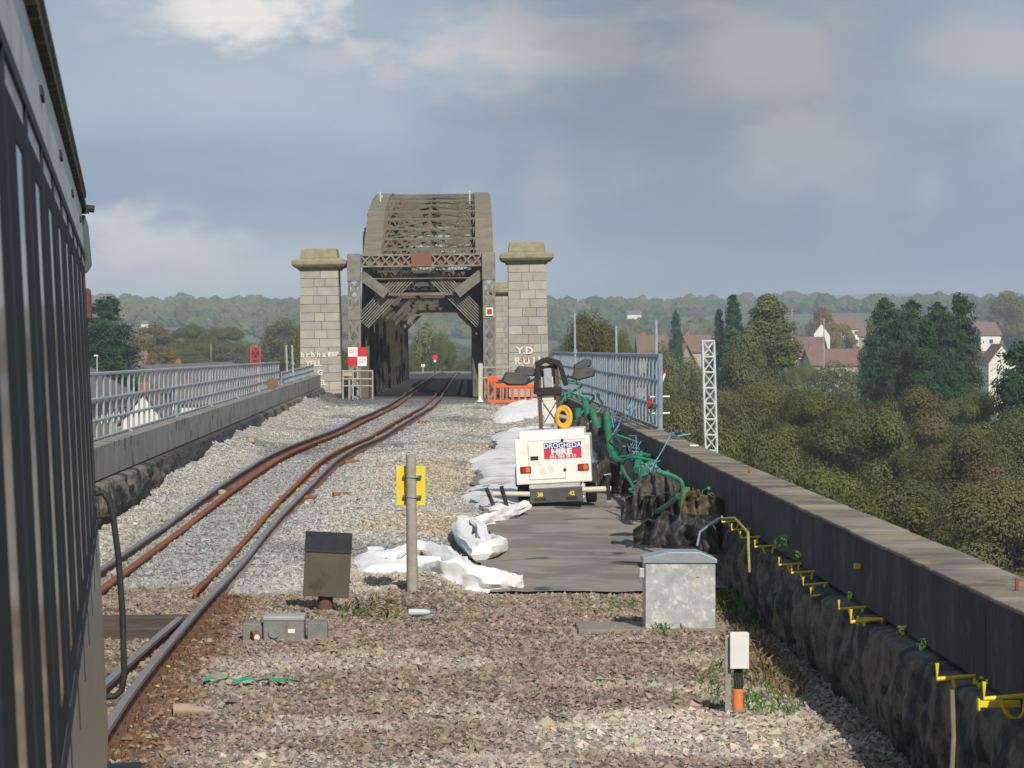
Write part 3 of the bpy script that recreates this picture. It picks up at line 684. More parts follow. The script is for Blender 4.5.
for i in range(15):
    y = -2.0+i*pitch
    if y+.9 > LE-.15: break
    f = MB()
    f.bb(-.002, .0045, y-.02, y+.34, 1.90, 2.96); f.bb(-.002, .0045, y+.70, y+.92, 1.90, 2.96); f.bb(-.002, .0045, y+.34, y+.70, 1.90, 1.96); f.bb(-.002, .0045, y+.34, y+.70, 2.91, 2.96)
    fo = f.build('window', M_frame, tr)
    g = MB(); g.bb(-.002, .0025, y+.34, y+.70, 1.96, 2.91); g.build('pane', M_glass, fo)
    r_ = MB(); r_.bb(0, .006, y-.085, y-.06, 1.74, 3.01); r_.build('pillar_strip', M_rib, tr)
    if i % 2 == 0:
        q = MB(); q.bb(0, .006, y+.2, y+.42, 3.13, 3.15); q.build('vent_slot', M_black, tr)
b = MB(); b.bb(-.01, .03, LE-.03, LE+.05, 3.205, 3.235); b.tube([(.0, LE, 3.23), (.055, LE, 3.222)], .016, 8); b.build('marker_lamp', M_black, tr)
b = MB(); b.prism([(-.05, 3.19), (.012, 3.20), (.025, 3.15), (.032, 2.98), (.012, 2.95), (-.04, 2.93)], 1, LE-.01, LE+.04); b.build('end_fairing', mat('grey_green_fairing', (.07, .10, .11), (.05, .075, .085), 3, .5), tr, bevel=.006)
b = MB(); b.bb(-.02, .022, LE-.01, LE+.05, 2.74, 2.88); b.build('marker_plate', mat('brown_red_plate', (.13, .05, .04), (.09, .045, .035), 3, .6), tr, bevel=.012)
b = MB(); b.tube([(.0, LE+.02, 1.985), (.03, LE+.02, 1.99), (.055, LE+.02, 1.955), (.07, LE+.02, 1.88), (.085, LE+.02, 1.70), (.09, LE+.02, 1.45), (.085, LE+.02, 1.19), (.07, LE+.02, 1.125), (.04, LE+.02, 1.10), (.0, LE+.02, 1.10)], .014, 10)
b.tube([(0, LE+.02, 1.885), (.07, LE+.02, 1.885)], .01, 8); b.build('handrail', M_black, tr, smooth=True)
b = MB(); b.bb(-.1, .14, LE-.3, LE+.1, .72, .80); b.build('step', M_rib, tr, bevel=.006)

# ---------------- metal cabinet ----------------
def scl(D): return D/F
g = G(680.5, 632); D = g.y; s = scl(D)
slab = MB(); slab.bb(X(578, D)-g.x, X(724, D)-g.x, -.12, .75, -.06, .035); o = slab.build('concrete_slab', mat('slab_concrete', (.30, .26, .21), (.2, .17, .14), 5, .95, bump=.4), bevel=.01); o.location = g; tag(o, 'thin concrete slab lying under the galvanised cabinet', 'slab')
t = thing('metal_cabinet', 'dented galvanised metal cabinet with shallow pitched lid, standing beside the right wall', 'cabinet', g+Vector((0, 0, -.01)))
M_cab = mat('cabinet_galvanised', (.55, .555, .54), (.36, .37, .37), 7, .45, .3, bump=.6, bscale=5, c3=(.66, .66, .63), bdist=.05, s3=2.2, stretch=(1, 1, .6))
wd = 70*s/2; hh = 70*s
b = MB(); b.bb(-wd, wd, 0, .5, .03, hh); b.build('cabinet_body', M_cab, t, bevel=.006)
b = MB(); b.prism([(-wd-.02, hh), (wd+.015, hh), (wd+.015, hh+.035), (wd*.55, hh+.10), (-wd*.35, hh+.10), (-wd-.02, hh+.045)], 1, -.015, .52); b.build('lid', mat('lid_galvanised', (.36, .40, .42), (.27, .3, .32), 5, .45, .35, bump=.2), t, bevel=.004)
b = MB(); b.bb(-wd-.055, -wd, .04, .14, hh-.14, hh-.05); b.build('hinge_block', M_cab, t, bevel=.006)
b = MB(); b.bb(-wd+.04, wd-.03, .03, .46, -.03, .03); b.build('plinth', M_black, t)
b = MB(); b.box((.16, -.006, hh-.12), (.03, .003, .018)); b.build('orange_mark', mat('orange_mark', (.8, .4, .1)), t)

# ---------------- white junction box on a post ----------------
g = G(737, 712); D = g.y; s = scl(D)
t = thing('junction_box_post', 'small white junction box on a grey stake with an orange tube at its foot', 'junction box', g)
b = MB(); b.bb(-12*s, -6*s, 0, .03, -.15, 77*s); b.build('stake', mat('grey_stake', (.33, .31, .28), (.22, .2, .18), 8, .9, bump=.3), t, bevel=.004)
b = MB(); b.bb(-7*s, 11*s, -.05, .03, 44*s, 80*s); b.build('white_box', M_white, t, bevel=.008)
b = MB(); b.bb(-7.4*s, 11.4*s, -.055, -.05, 44*s, 80*s); b.build('box_cover', mat('offwhite_cover', (.72, .71, .67), (.64, .62, .58), 5, .5), t, bevel=.004)
for k in range(3):
    c = MB(); x = (-2+k*3)*s; c.tube([(x, 0, .1), (x+.004*k, -.008, 30*s), (x*.8, 0, 46*s)], .011, 6); c.build('cable', M_black, t)
b = MB(); b.tube([(1*s, 0, -.1), (1*s, 0, 23*s)], 5.5*s, 16); b.build('orange_tube', mat('orange_plastic', (.75, .20, .06), (.62, .2, .08), 10, .6, c3=(.4, .22, .14)), t, bevel=.003, smooth=True)

# ---------------- ground signal box ----------------
g = G(325, 612); D = g.y; s = scl(D)
t = thing('ground_signal', 'tilted brown metal signal box with a sloped black top on a short rusty stem', 'signal box', g, (0, R(3), R(3)))
b = MB(); z0, z1 = 15*s, 60*s
b.prism([(0, z0), (0, z1), (.24, z1+17*s), (.30, z1+14*s), (.30, z0)], 0, -23*s, 23*s); b.build('case', mat('brown_case', (.20, .165, .125), (.13, .11, .085), 2.5, .35, .55, c3=(.10, .09, .075), bump=.1, bscale=6), t, bevel=.006)
b = MB(); sl_ = 17*s/.24; b.add([(-23.5*s, -.012, z1-.006), (23.5*s, -.012, z1-.006), (23.5*s, .245, z1+17*s+.004), (-23.5*s, .245, z1+17*s+.004), (-23.5*s, -.012, z1+.008), (23.5*s, -.012, z1+.008), (23.5*s, .245, z1+17*s+.018), (-23.5*s, .245, z1+17*s+.018)], [(0, 1, 2, 3), (4, 5, 6, 7), (0, 1, 5, 4), (1, 2, 6, 5), (2, 3, 7, 6), (3, 0, 4, 7)])
b.build('sloped_top', mat('black_top', (.016, .018, .024), (.03, .032, .036), 9, .6), t, bevel=.003)
b = MB(); b.tube([(0, .12, -.05), (0, .12, 16*s)], 7.5*s, 14); b.build('stem', mat('dull_rust', (.17, .085, .045)), t, smooth=True)

# ---------------- yellow sign on a post ----------------
g = G(412.5, 601); D = g.y; s = scl(D)
t = thing('sign_post', 'round grey post carrying a yellow plate seen from behind, beside the white sheeting', 'sign post', g)
b = MB(); n = 12; b.tube([(0, 0, -.15)]+[(-.0015*k, .0, 146*s*k/n) for k in range(n+1)], [5.8*s]+[(5.8-.9*k/n)*s for k in range(n+1)], 16); b.build('post', mat('grey_post', (.36, .33, .27), (.26, .24, .20), 9, .8, bump=.3), t, smooth=True)
b = MB(); zc = (601-486)*s; b.box((-1.8*s, .085, zc), (29*s, .01, 39.5*s)); b.build('yellow_plate', mat('sign_yellow', (.74, .60, .05), (.64, .50, .04), 6, .5), t, bevel=.002)
for py in (477, 497):
    c = MB(); z = (601-py)*s; c.bb(-9*s, 5.5*s+.02, .055, .080, z-.018, z+.018); c.tube([(5.9*s*math.cos(a)-.3*s, 5.9*s*math.sin(a), z) for a in np.linspace(0, 2*math.pi, 17)[:-1]], .006, 6, closed=True)
    c.build('clamp', M_galv, t, bevel=.002)
    for sx in (-8, 7): 
        c2 = MB(); c2.bb(sx*s-.02, sx*s+.02, .04, .056, z-.014, z+.014); c2.build('bolt', M_rail, t)

# ---------------- point machine ----------------
g = G(284, 641); D = g.y; s = scl(D)
M_pm = mat('grey_machine_paint', (.22, .225, .205), (.16, .16, .145), 7, .6, bump=.2, c3=(.15, .12, .09))
t = thing('point_machine', 'low grey point machine with a pale lid and two side boxes beside the near rail', 'point machine', g)
b = MB(); b.bb(-21*s, 20*s, 0, .34, -.05, 20*s); b.build('casing', M_pm, t, bevel=.012)
b = MB(); b.prism([(-21.8*s, 20*s), (20.8*s, 20*s), (20.5*s, 25*s), (-21.5*s, 25*s)], 1, -.01, .35); b.build('lid', mat('pale_machine_lid', (.36, .37, .37), (.27, .28, .28), 6, .5), t, bevel=.012)
b = MB(); b.bb(-42*s, -22*s, .06, .26, -.03, 17*s); b.build('side_box', M_pm, t, bevel=.01)
b = MB(); b.bb(23*s, 43*s, .06, .26, -.03, 18*s); b.build('side_box', M_pm, t, bevel=.01)
b = MB(); b.tube([(-10*s, -.02, 8*s), (-10*s, .01, 8*s)], .05, 16); b.build('boss', M_pm, t, bevel=.004)
b = MB(); b.bb(4*s, 11*s, -.004, 0, 8*s, 12*s); b.build('label_plate', M_white, t)
g2 = G(251, 641); o = thing('drive_rod', 'short rusty drive rod with a white tip in front of the point machine', 'rod', g2)
b = MB(); b.beam((-.05, .42, .08), (.06, -.1, .05), .07, .06); b.build('bar', mat('orange_brown_rust', (.28, .12, .05), (.17, .08, .04), 10, .9), o, bevel=.006)
c = MB(); c.tube([(.062, -.13, .04), (.06, -.09, .045)], .025, 8); c.build('tip', M_white, o)

# ---------------- small litter ----------------
g = G(186, 717); b = MB(); b.tube([(-.09, 0, .045), (.02, .01, .045), (.16, .03, .03), (.22, .04, .03)], [.055, .05, .025, .02], 12); o = b.build('pipe_end', mat('tan_plastic', (.36, .29, .19), (.26, .2, .13), 8, .6), smooth=True); o.location = g; tag(o, 'tan cone shaped pipe end lying on the gravel near the bottom left', 'pipe end')
g = G(252, 685); r_ = random.Random(5); vs = []; n = 16
for i in range(n+1):
    x = -.37+.74*i/n
    for w_ in (-.5, .5): vs.append((x, .04*w_*(1-abs(i-n/2)/n)*2.2+.03*math.sin(i*.7)-.02, .05+.012*math.sin(i*1.9)+.02*w_*math.cos(i)))
b = MB(); b.add(vs, [(2*i, 2*i+1, 2*i+3, 2*i+2) for i in range(n)]); o = b.build('plastic_strip', mat('bright_green_plastic', (.04, .36, .17), (.03, .28, .13), 8, .6)); o.location = g
so_ = o.modifiers.new('solid', 'SOLIDIFY'); so_.thickness = .006; tag(o, 'bright green plastic strip lying on the old ballast', 'strip')
M_bottle = mat('clear_plastic', (.55, .6, .62), (.42, .47, .5), 9, .15)
for px, py, a_, lab in ((420, 619, .0, 'dirty plastic bottle with a blue cap on the brown stones below the sign post'), (376, 566, .3, 'clear plastic bottle with a blue cap lying on the white sheeting')):
    g = G(px, py, .0); zoff = .17 if py < 600 else .03; t = thing('plastic_bottle', lab, 'bottle', g+Vector((0, 0, zoff)), (0, 0, a_))
    b = MB(); b.tube([(-.12, 0, .035), (-.11, 0, .035), (.03, 0, .035), (.07, 0, .035), (.10, 0, .035)], [.01, .033, .034, .028, .013], 12); b.build('bottle_body', M_bottle, t, smooth=True)
    c = MB(); c.tube([(.10, 0, .035), (.125, 0, .035)], .016, 10); c.build('cap', mat('blue_cap', (.04, .25, .6)), t)
for px, py, lab in ((157, 693, 'tiny yellow painted stone beside the near rail'), (168, 673, 'yellow chip farther up beside the near rail, at a rail chair')):
    g = G(px, py, .05); b = MB(); b.add([(.022, 0, 0), (-.02, .01, .004), (0, .02, .012), (.006, -.02, 0), (.008, .004, .014), (0, 0, -.02)], [(0, 2, 4), (2, 1, 4), (1, 3, 4), (3, 0, 4), (2, 0, 5), (1, 2, 5), (3, 1, 5), (0, 3, 5)]); o = b.build('painted_stone', M_yellow); o.location = g; tag(o, lab, 'stone')

# ---------------- membrane and white geotextile ----------------
ym = np.geomspace(34.1, 84, 300); um = np.linspace(0, 1, 60)
Ym, Um = np.meshgrid(ym, um, indexing='ij'); xl = membrane_left(Ym)-.05; Xm = xl+Um*(2.86-xl); Ym2 = Ym+(Ym < 34.6)*(fbm(Xm, Xm*0, 1.7, 3, 3)-.5)*.7
Zm = deck_z(Xm, Ym2)+.04+.010*fbm(Xm*.5, Ym, 1.5, 91, 3)+.003*np.sin(Ym*7+6*fbm(Xm, Ym, .8, 92, 2))
tar = sstep(.76, .79, fbm(Xm*1.2, Ym, 1.1, 95, 3))
col = mixc(np.array([.29, .26, .22])*np.ones(Ym.shape)[..., None], np.array([.22, .195, .165]), sstep(.4, .6, fbm(Xm*.8, Ym, 2.0, 93, 4)))
col = mixc(col, np.array([.045, .05, .065]), tar*.9); col = mixc(col, np.array([.06, .05, .045]), sstep(62, 66, Ym)*.6)
me = grid_mesh('membrane', Xm, Ym2, Zm, col.reshape(-1, 3)); o = link('membrane_sheet', me, mat('membrane_felt', (1, 1, 1), (.72, .71, .70), 5, .9, attr=True, bump=.4, bscale=9, stretch=(.6, 1.6, 1))); tag(o, kind='structure')

M_geo = mat('white_geotextile', (.82, .81, .80), (.74, .72, .70), 1.8, .85, bump=.5, bscale=5, bdist=.03)
M_geo2 = mat('dusty_geotextile', (.72, .70, .71), (.60, .58, .58), 1.1, .9, c3=(.34, .31, .27), bump=.4, bscale=4, bdist=.03, s3=1.0)
def cloth_poly(name, pts, m, label, amp, seed, zoff=.06, fold=(1.2, 2.5), n=90):
    """crumpled sheet over the deck: pts are ground points (x,y) round the outline; star-shaped about the centre line"""
    P_ = np.array(pts, float); lo = P_.min(0); hi = P_.max(0)
    gx = np.linspace(lo[0], hi[0], n); gy = np.linspace(lo[1], hi[1], n); Yc, Xc = np.meshgrid(gy, gx, indexing='ij')
    # signed inside test
    inside = np.zeros(Xc.shape, bool); dist = np.full(Xc.shape, 1e9)
    k = len(P_)
    for i in range(k):
        a = P_[i]; b_ = P_[(i+1) % k]
        c = ((a[1] > Yc) != (b_[1] > Yc)) & (Xc < (b_[0]-a[0])*(Yc-a[1])/(b_[1]-a[1]+1e-12)+a[0]); inside ^= c
        ab = b_-a; t_ = np.clip(((Xc-a[0])*ab[0]+(Yc-a[1])*ab[1])/(ab@ab), 0, 1); dist = np.minimum(dist, np.hypot(Xc-a[0]-t_*ab[0], Yc-a[1]-t_*ab[1]))
    sd_ = np.where(inside, dist, -dist)+(fbm(Xc, Yc, 2.0, seed+3, 3)-.5)*.25
    e = sstep(0, .45, sd_)
    f1 = 1-np.abs(2*fbm(Xc*fold[0]+Yc*.25, Yc*fold[1]*.35, 1.1, seed, 2)-1)*2.6; f2 = fbm(Xc*fold[0], Yc*fold[1]*.5, 1.8, seed+7, 2)
    h = zoff*e+amp*e*(np.clip(f1, 0, 1)**1.5*.75+f2*.4)-.05*(1-e)
    V = np.stack([Xc, Yc, deck_z(Xc, Yc)+h], -1).reshape(-1, 3)
    idx = np.arange(n*n).reshape(n, n); Fq = np.stack([idx[:-1, :-1], idx[:-1, 1:], idx[1:, 1:], idx[1:, :-1]], -1).reshape(-1, 4)
    ok = (sd_.ravel()[Fq] > 0).any(1); Fq = Fq[ok]; u = np.unique(Fq); mp_ = np.zeros(len(V), int); mp_[u] = np.arange(len(u))
    o = link(name, fast_mesh(name, V[u], mp_[Fq], smooth=True), m); so = o.modifiers.new('solid', 'SOLIDIFY'); so.thickness = .006
    tag(o, label, 'sheeting'); return o
def gp(px, py): g = G(px, py); return (g.x, g.y)
cloth_poly('white_sheet', [gp(340, 566), gp(400, 555), gp(450, 560), gp(500, 575), gp(520, 597), gp(455, 596), gp(425, 580), gp(380, 585), gp(345, 584)], M_geo, 'bright white crumpled sheet lying on the gravel behind the sign post', .10, 11, .07, (1.0, 1.2), 130)
cloth_poly('white_sheet', [gp(452, 556), gp(455, 532), gp(475, 519), gp(505, 518), gp(532, 508), gp(536, 515), gp(505, 530), gp(492, 548), gp(506, 568), gp(485, 570), gp(470, 562)], M_geo, 'twisted white sheet running back towards the trailer along the membrane edge', .10, 27, .06, (2.2, 1.2), 130)
cloth_poly('dusty_sheet', [gp(452, 500), gp(470, 480), gp(462, 462), gp(486, 450), gp(486, 436), gp(530, 434), gp(606, 440), gp(612, 470), gp(600, 500), gp(520, 512), gp(480, 516)], M_geo2, 'wide flat greyish white sheet spread under and left of the white trailer', .03, 41, .10, (.8, .5), 150)
cloth_poly('white_sheet', [gp(488, 424), gp(492, 412), gp(510, 404), gp(545, 402), gp(560, 412), gp(530, 420), gp(505, 426)], M_geo, 'distant bright white sheet heaped below the orange barrier', .12, 57, .08, (1.5, .5), 90)
cloth_poly('white_sheet', [gp(486, 447), gp(500, 431), gp(530, 427), gp(560, 429), gp(520, 438), gp(505, 446)], M_geo, 'narrow white sheet strip just behind the left side of the trailer', .08, 67, .05, (1.5, .5), 80)
# bright roll of sheet, standing fold at the front edge
def ribbon(name, pts, rad, m, label, seed, n=40, nr=18):
    pts = [Vector(p) for p in pts]; b = MB(); r_ = random.Random(seed); 
    fine = []
    for i in range(n+1):
        t_ = i/n*(len(pts)-1); k = min(int(t_), len(pts)-2); f = t_-k
        p0, p1, p2, p3 = pts[max(k-1, 0)], pts[k], pts[k+1], pts[min(k+2, len(pts)-1)]
        fine.append(.5*((2*p1)+(-p0+p2)*f+(2*p0-5*p1+4*p2-p3)*f*f+(-p0+3*p1-3*p2+p3)*f**3))
    rr = [rad*(.35+.65*math.sin(math.pi*min(1, max(0, i/n*.9+.08)))**.5)*(1+.07*math.sin(i*.4+seed)) for i in range(n+1)]
    b.tube(fine, rr, nr)
    for i in range(len(b.v)):
        v = Vector(b.v[i]); q_ = fine[min(i//nr, n)]; th = i % nr/nr*6.283; a_ = float(fbm(math.cos(th)*2+seed, math.sin(th)*2+(i//nr)*.09, 1.6, seed, 3))-.42; v = Vector(q_)+(v-Vector(q_))*(1+1.5*a_); a = float(fbm(v.x*1.0, v.y, 3, seed, 3))-.5; b.v[i] = (v.x+a*rad*.9, v.y+a*rad*.5, max(v.z+a*rad*.8, float(deck_z(v.x, v.y))-.02))
    o = b.build(name, m, smooth=True); return tag(o, label, 'sheeting')
def gv(px, py, dz): g = G(px, py); g.z = float(deck_z(g.x, g.y))+dz; return g
ribbon('rolled_sheet', [gv(425, 588, .08), gv(455, 592, .10), (gv(490, 594, .10)), gv(519, 592, .09)], .13, M_geo, 'bright white bulging fold of sheet at the near edge of the membrane', 3)
ribbon('rolled_sheet', [gv(392, 575, .12), gv(420, 566, .16), gv(448, 572, .16), gv(470, 583, .08)], .09, M_geo, 'thick white fold of sheet crossing just behind the sign post', 5)
ribbon('rolled_sheet', [gv(486, 553, .08), gv(478, 538, .14), gv(462, 533, .16), gv(462, 548, .16), gv(480, 562, .15), gv(500, 556, .12), gv(492, 545, .1)], .09, M_geo, 'white looped twist of sheet on the left edge of the membrane', 8)
ribbon('rolled_sheet', [gv(470, 528, .08), gv(495, 525, .10), gv(515, 517, .09), gv(531, 508, .07)], .085, M_geo, 'white rolled sheet edge leading up to the trailer jacks', 12)

# ---------------- lighting tower trailer ----------------
TD = 50.3; ts = TD/F; tz = float(gz(TD))+.07
t = thing('lighting_trailer', 'white towable lighting tower trailer parked on the membrane, with its mast folded down', 'trailer', (X(556, TD), TD, tz), (0, R(-3.0), R(-3)))
def tz_(py): return (507-py)*ts
M_tw = mat('trailer_white', (.80, .79, .73), (.76, .74, .67), 2, .35, spec=.5, c3=(.66, .62, .54), s3=2.0)
b = MB(); b.bb(-.60, .585, 0, 1.9, tz_(484), tz_(438)); b.build('canopy', M_tw, t, bevel=.015)
b = MB(); b.bb(-.53, .50, .15, 1.7, tz_(438), tz_(431)); b.build('canopy_roof', M_tw, t, bevel=.015)
b = MB(); b.bb(-.395, -.385, -.003, .001, tz_(479), tz_(444)); b.bb(.175, .18, -.003, .001, tz_(479), tz_(444)); b.bb(-.395, .18, -.003, .001, tz_(480), tz_(479)); b.bb(-.395, .50, -.003, .001, tz_(441.2), tz_(440.8)); b.build('door_seam', mat('seam_grey', (.45, .44, .40)), t)
b = MB(); b.bb(-.36, -.24, -.012, 0, tz_(460), tz_(456.2)); b.build('door_latch', M_black, t, bevel=.003)
for x, z in ((.15, 441.5), (.17, 471)):
    b = MB(); b.tube([(x, -.014, tz_(z)), (x, .002, tz_(z))], .024, 12); b.build('lock', M_black, t)
for x in (-.445, .46):
    b = MB(); b.bb(x-.085, x+.085, -.02, 0, tz_(472.5), tz_(466)); l_ = b.build('rear_light', mat('lamp_surround', (.05, .02, .02)), t, bevel=.004)
    b = MB(); b.bb(x-.07, x+.0, -.026, -.02, tz_(471.8), tz_(466.8)); b.build('red_lens', mat('red_lens', (.45, .02, .015), (.4, .02, .02), 4, .3), l_)
    b = MB(); b.bb(x+.002, x+.07, -.026, -.02, tz_(471.8), tz_(466.8)); b.build('orange_lens', mat('orange_lens', (.75, .17, .02), (.7, .15, .02), 4, .3), l_)
# hire company panel: three strips with lettering
def strip(z0, z1, m): 
    b = MB(); b.bb(-.145, .445, -.006, -.002, tz_(z0), tz_(z1)); return b.build('sign_strip', m, t)
M_sb = mat('sign_blue', (.045, .06, .36), (.05, .07, .34), 3, .4); M_sr = mat('sign_red', (.62, .03, .07), (.58, .04, .08), 3, .4)
p1 = strip(449.6, 443.4, M_sb); p2 = strip(455.4, 449.8, M_sr); p3 = strip(459.6, 455.6, M_sr)
text_mesh('lettering', 'DROGHEDA', .112, M_white, p1, (.15, -.009, tz_(448.9)), sx=.95, bold=.002)
text_mesh('lettering', 'HIRE', .125, M_white, p2, (.13, -.009, tz_(455.3)), sx=1.25, bold=.006)
text_mesh('lettering', '041 984 58 59', .075, M_white, p3, (.15, -.009, tz_(459.2)), sx=.95, bold=.001)
b = MB(); b.bb(-.40, .40, .02, 1.8, tz_(489), tz_(484)); b.build('chassis', mat('dirty_white', (.52, .51, .46), (.40, .38, .33), 6, .7), t)
b = MB(); b.bb(-.40, .43, -.06, .03, tz_(503), tz_(488.5)); b.build('rear_bumper', mat('bumper_grey', (.06, .062, .065), (.09, .088, .085), 6, .6), t, bevel=.01)
for x, tx in ((-.24, '38'), (.26, '42')):
    b = MB(); b.bb(x-.09, x+.09, -.064, -.058, tz_(501), tz_(498)); b.build('bumper_slot', M_black, t)
    text_mesh('load_mark', tx, .09, M_yellow, t, (x, -.066, tz_(496.5)), bold=.004)
for x in (-.53, .55):
    w_ = MB(); w_.tube([(x-.085, .9, .28), (x+.085, .9, .28)], .29, 28); wo = w_.build('wheel', M_black, t, bevel=.03, smooth=True)
    c = MB(); c.tube([(x-.09, .9, .28), (x+.09, .9, .28)], .16, 16); c.build('rim', M_galv, wo)
    m_ = MB(); m_.tube([(x, .9+.36*math.cos(a), .28+.36*math.sin(a)) for a in np.linspace(.1, math.pi-.1, 10)], .02, 6)
    vs = []
    for a in np.linspace(.1, math.pi-.1, 10):
        for dx in (-.11, .11): vs.append((x+dx, .9+.35*math.cos(a), .28+.35*math.sin(a)))
    q = MB(); q.add(vs, [(2*i, 2*i+1, 2*i+3, 2*i+2) for i in range(9)]); q.build('mudguard', M_black, t)
b = MB(); b.tube([(-.40, -.02, tz_(493.5)), (-.98, -.02, tz_(491.5))], .038, 10); b.build('outrigger_arm', mat('cream_tube', (.62, .58, .47), (.5, .46, .38), 7, .6), t, smooth=True)
b = MB(); b.tube([(.43, -.02, tz_(492)), (.88, -.02, tz_(492.5))], .045, 10); b.build('outrigger_arm', mat('cream_tube', (.6, .6, .5)), t, smooth=True)
for x0, x1, za, zb in ((-1.08, -.96, 485, 507), (-.84, -.76, 484, 508), (.83, .84, 480, 505)):
    b = MB(); b.tube([(x0, -.06, tz_(za)), (x1, -.06, tz_(zb)+.01)], .032, 8); j = b.build('jack_leg', M_black, t)
    c = MB(); c.tube([(x1, -.06, tz_(zb)-.01), (x1, -.06, tz_(zb)+.02)], .075, 12); c.build('jack_foot', M_galv, j)
    c = MB(); c.tube([(x0-.05, -.08, tz_(za)+.03), (x0+.06, -.08, tz_(za)+.04)], .012, 6); c.build('jack_handle', M_galv, j)
b = MB(); b.beam((0, 1.9, .35), (0, 3.1, .32), .1, .1); b.build('tow_bar', M_galv, t)
# mast bundle
yb = .95
def mz(py): return (507-py)*ts*1.02
def mx_(px): return (px-556)*ts*1.02
b = MB(); b.bb(mx_(547), mx_(560), yb-.06, yb+.12, mz(427), mz(404)); mb_ = b.build('mast_box', mat('mast_cream', (.66, .65, .58), (.5, .48, .42), 5, .6), t, bevel=.01)
b = MB(); b.beam((mx_(547), yb-.07, mz(426)), (mx_(560), yb-.07, mz(406)), .012, .012); b.beam((mx_(560), yb-.07, mz(426)), (mx_(547), yb-.07, mz(406)), .012, .012); b.build('cross_strap', M_black, mb_)
for x0 in (543.5, 562): b = MB(); b.bb(mx_(x0)-.03, mx_(x0)+.03, yb-.05, yb+.1, mz(433), mz(374)); b.build('mast_rail', mat('mast_dark', (.06, .05, .045), (.12, .07, .05), 10, .7), t)
b = MB(); b.bb(mx_(546), mx_(558), yb-.02, yb+.12, mz(404), mz(380)); b.build('mast_section', mat('mast_cream', (.6, .6, .5)), t, bevel=.01)
b = MB(); b.bb(mx_(541), mx_(566), yb-.08, yb+.14, mz(399), mz(391)); b.build('winch_housing', mat('winch_brown', (.018, .018, .018), (.035, .026, .022), 10, .8), t, bevel=.02)
b = MB(); b.beam((mx_(540), yb-.03, mz(397)), (mx_(544), yb-.03, mz(366)), .08, .07); b.beam((mx_(541), yb-.03, mz(368)), (mx_(552), yb-.03, mz(363)), .08, .09); b.beam((mx_(551), yb-.03, mz(363)), (mx_(566), yb-.03, mz(368)), .08, .10); b.beam((mx_(565), yb-.03, mz(367)), (mx_(571), yb-.03, mz(390)), .08, .08); b.beam((mx_(545), yb+.02, mz(372)), (mx_(564), yb+.02, mz(388)), .05, .06); b.bb(mx_(545), mx_(563), yb-.0, yb+.1, mz(388), mz(369)); b.build('mast_head_frame', mat('winch_brown', (.1, .06, .04)), t, bevel=.02)
b = MB(); b.bb(mx_(549), mx_(557), yb-.1, yb-.02, mz(391), mz(372)); b.build('gearbox', M_galv, t, bevel=.01)
c = MB(); c.tube([(mx_(567)+.11*math.cos(a), yb-.12+.04*math.sin(a), mz(421)+.16*math.sin(a)) for a in np.linspace(0, 2*math.pi, 25)[:-1]], .032, 10, closed=True)
c.tube([(mx_(566)+.08*math.cos(a), yb-.16, mz(421)+.12*math.sin(a)) for a in np.linspace(0, 2*math.pi, 25)[:-1]], .02, 8, closed=True); c.build('yellow_cable_coil', mat('cable_yellow', (.80, .38, .02), (.7, .3, .02), 8, .5), t, smooth=True)
c = MB(); c.tube([(mx_(560), yb-.12, mz(419)), (mx_(571), yb-.18, mz(422))], .03, 8); c.build('cable_reel_arm', M_galv, t)
def lamp(px, py, wpx, hpx, ang, y):
    """flood lamp head: shallow black housing with glass face"""
    c = MB(); w_ = wpx*ts/2; h_ = hpx*ts/2
    M_ = Matrix.Rotation(ang, 3, 'Y'); o_ = Vector((mx_(px), y, mz(py)))
    poly = [(-w_, -h_*.5), (-w_*.7, h_), (w_*.6, h_), (w_, h_*.3), (w_*.8, -h_*.8), (-w_*.5, -h_)]
    vs = [o_+M_ @ Vector((p[0], dy, p[1]))*1 for dy, k in ((-.10, 1), (.12, .8)) for p in poly]
    n = len(poly); c.add(vs, [tuple(range(n)), tuple(range(n, 2*n))[::-1]]+[(i, (i+1) % n, (i+1) % n+n, i+n) for i in range(n)])
    lh = c.build('flood_lamp', mat('lamp_black', (.035, .037, .04), (.06, .06, .062), 6, .5), t, bevel=.02)
    g_ = MB(); vs = [o_+M_ @ Vector((p[0]*.8, -.115, p[1]*.75)) for p in poly]+[o_+M_ @ Vector((p[0]*.8, -.10, p[1]*.75)) for p in poly]
    g_.add(vs, [tuple(range(n)), tuple(range(n, 2*n))[::-1]]+[(i, (i+1) % n, (i+1) % n+n, i+n) for i in range(n)]); g_.build('lamp_face', mat('lamp_face_grey', (.12, .12, .115), (.07, .07, .07), 8, .3), lh)
lamp(521, 381, 30, 14, .12, yb-.15); lamp(531, 374, 24, 10, .15, yb+.1); lamp(588, 371, 22, 10, -.45, yb); lamp(589, 379, 26, 12, -.15, yb-.18)
b = MB(); b.beam((mx_(566), yb-.05, mz(380)), (mx_(586), yb-.05, mz(384)), .04, .04); b.build('lamp_arm', M_black, t)
b = MB(); b.beam((mx_(530), yb-.05, mz(386)), (mx_(545), yb-.05, mz(380)), .04, .04); b.build('lamp_arm', M_black, t)

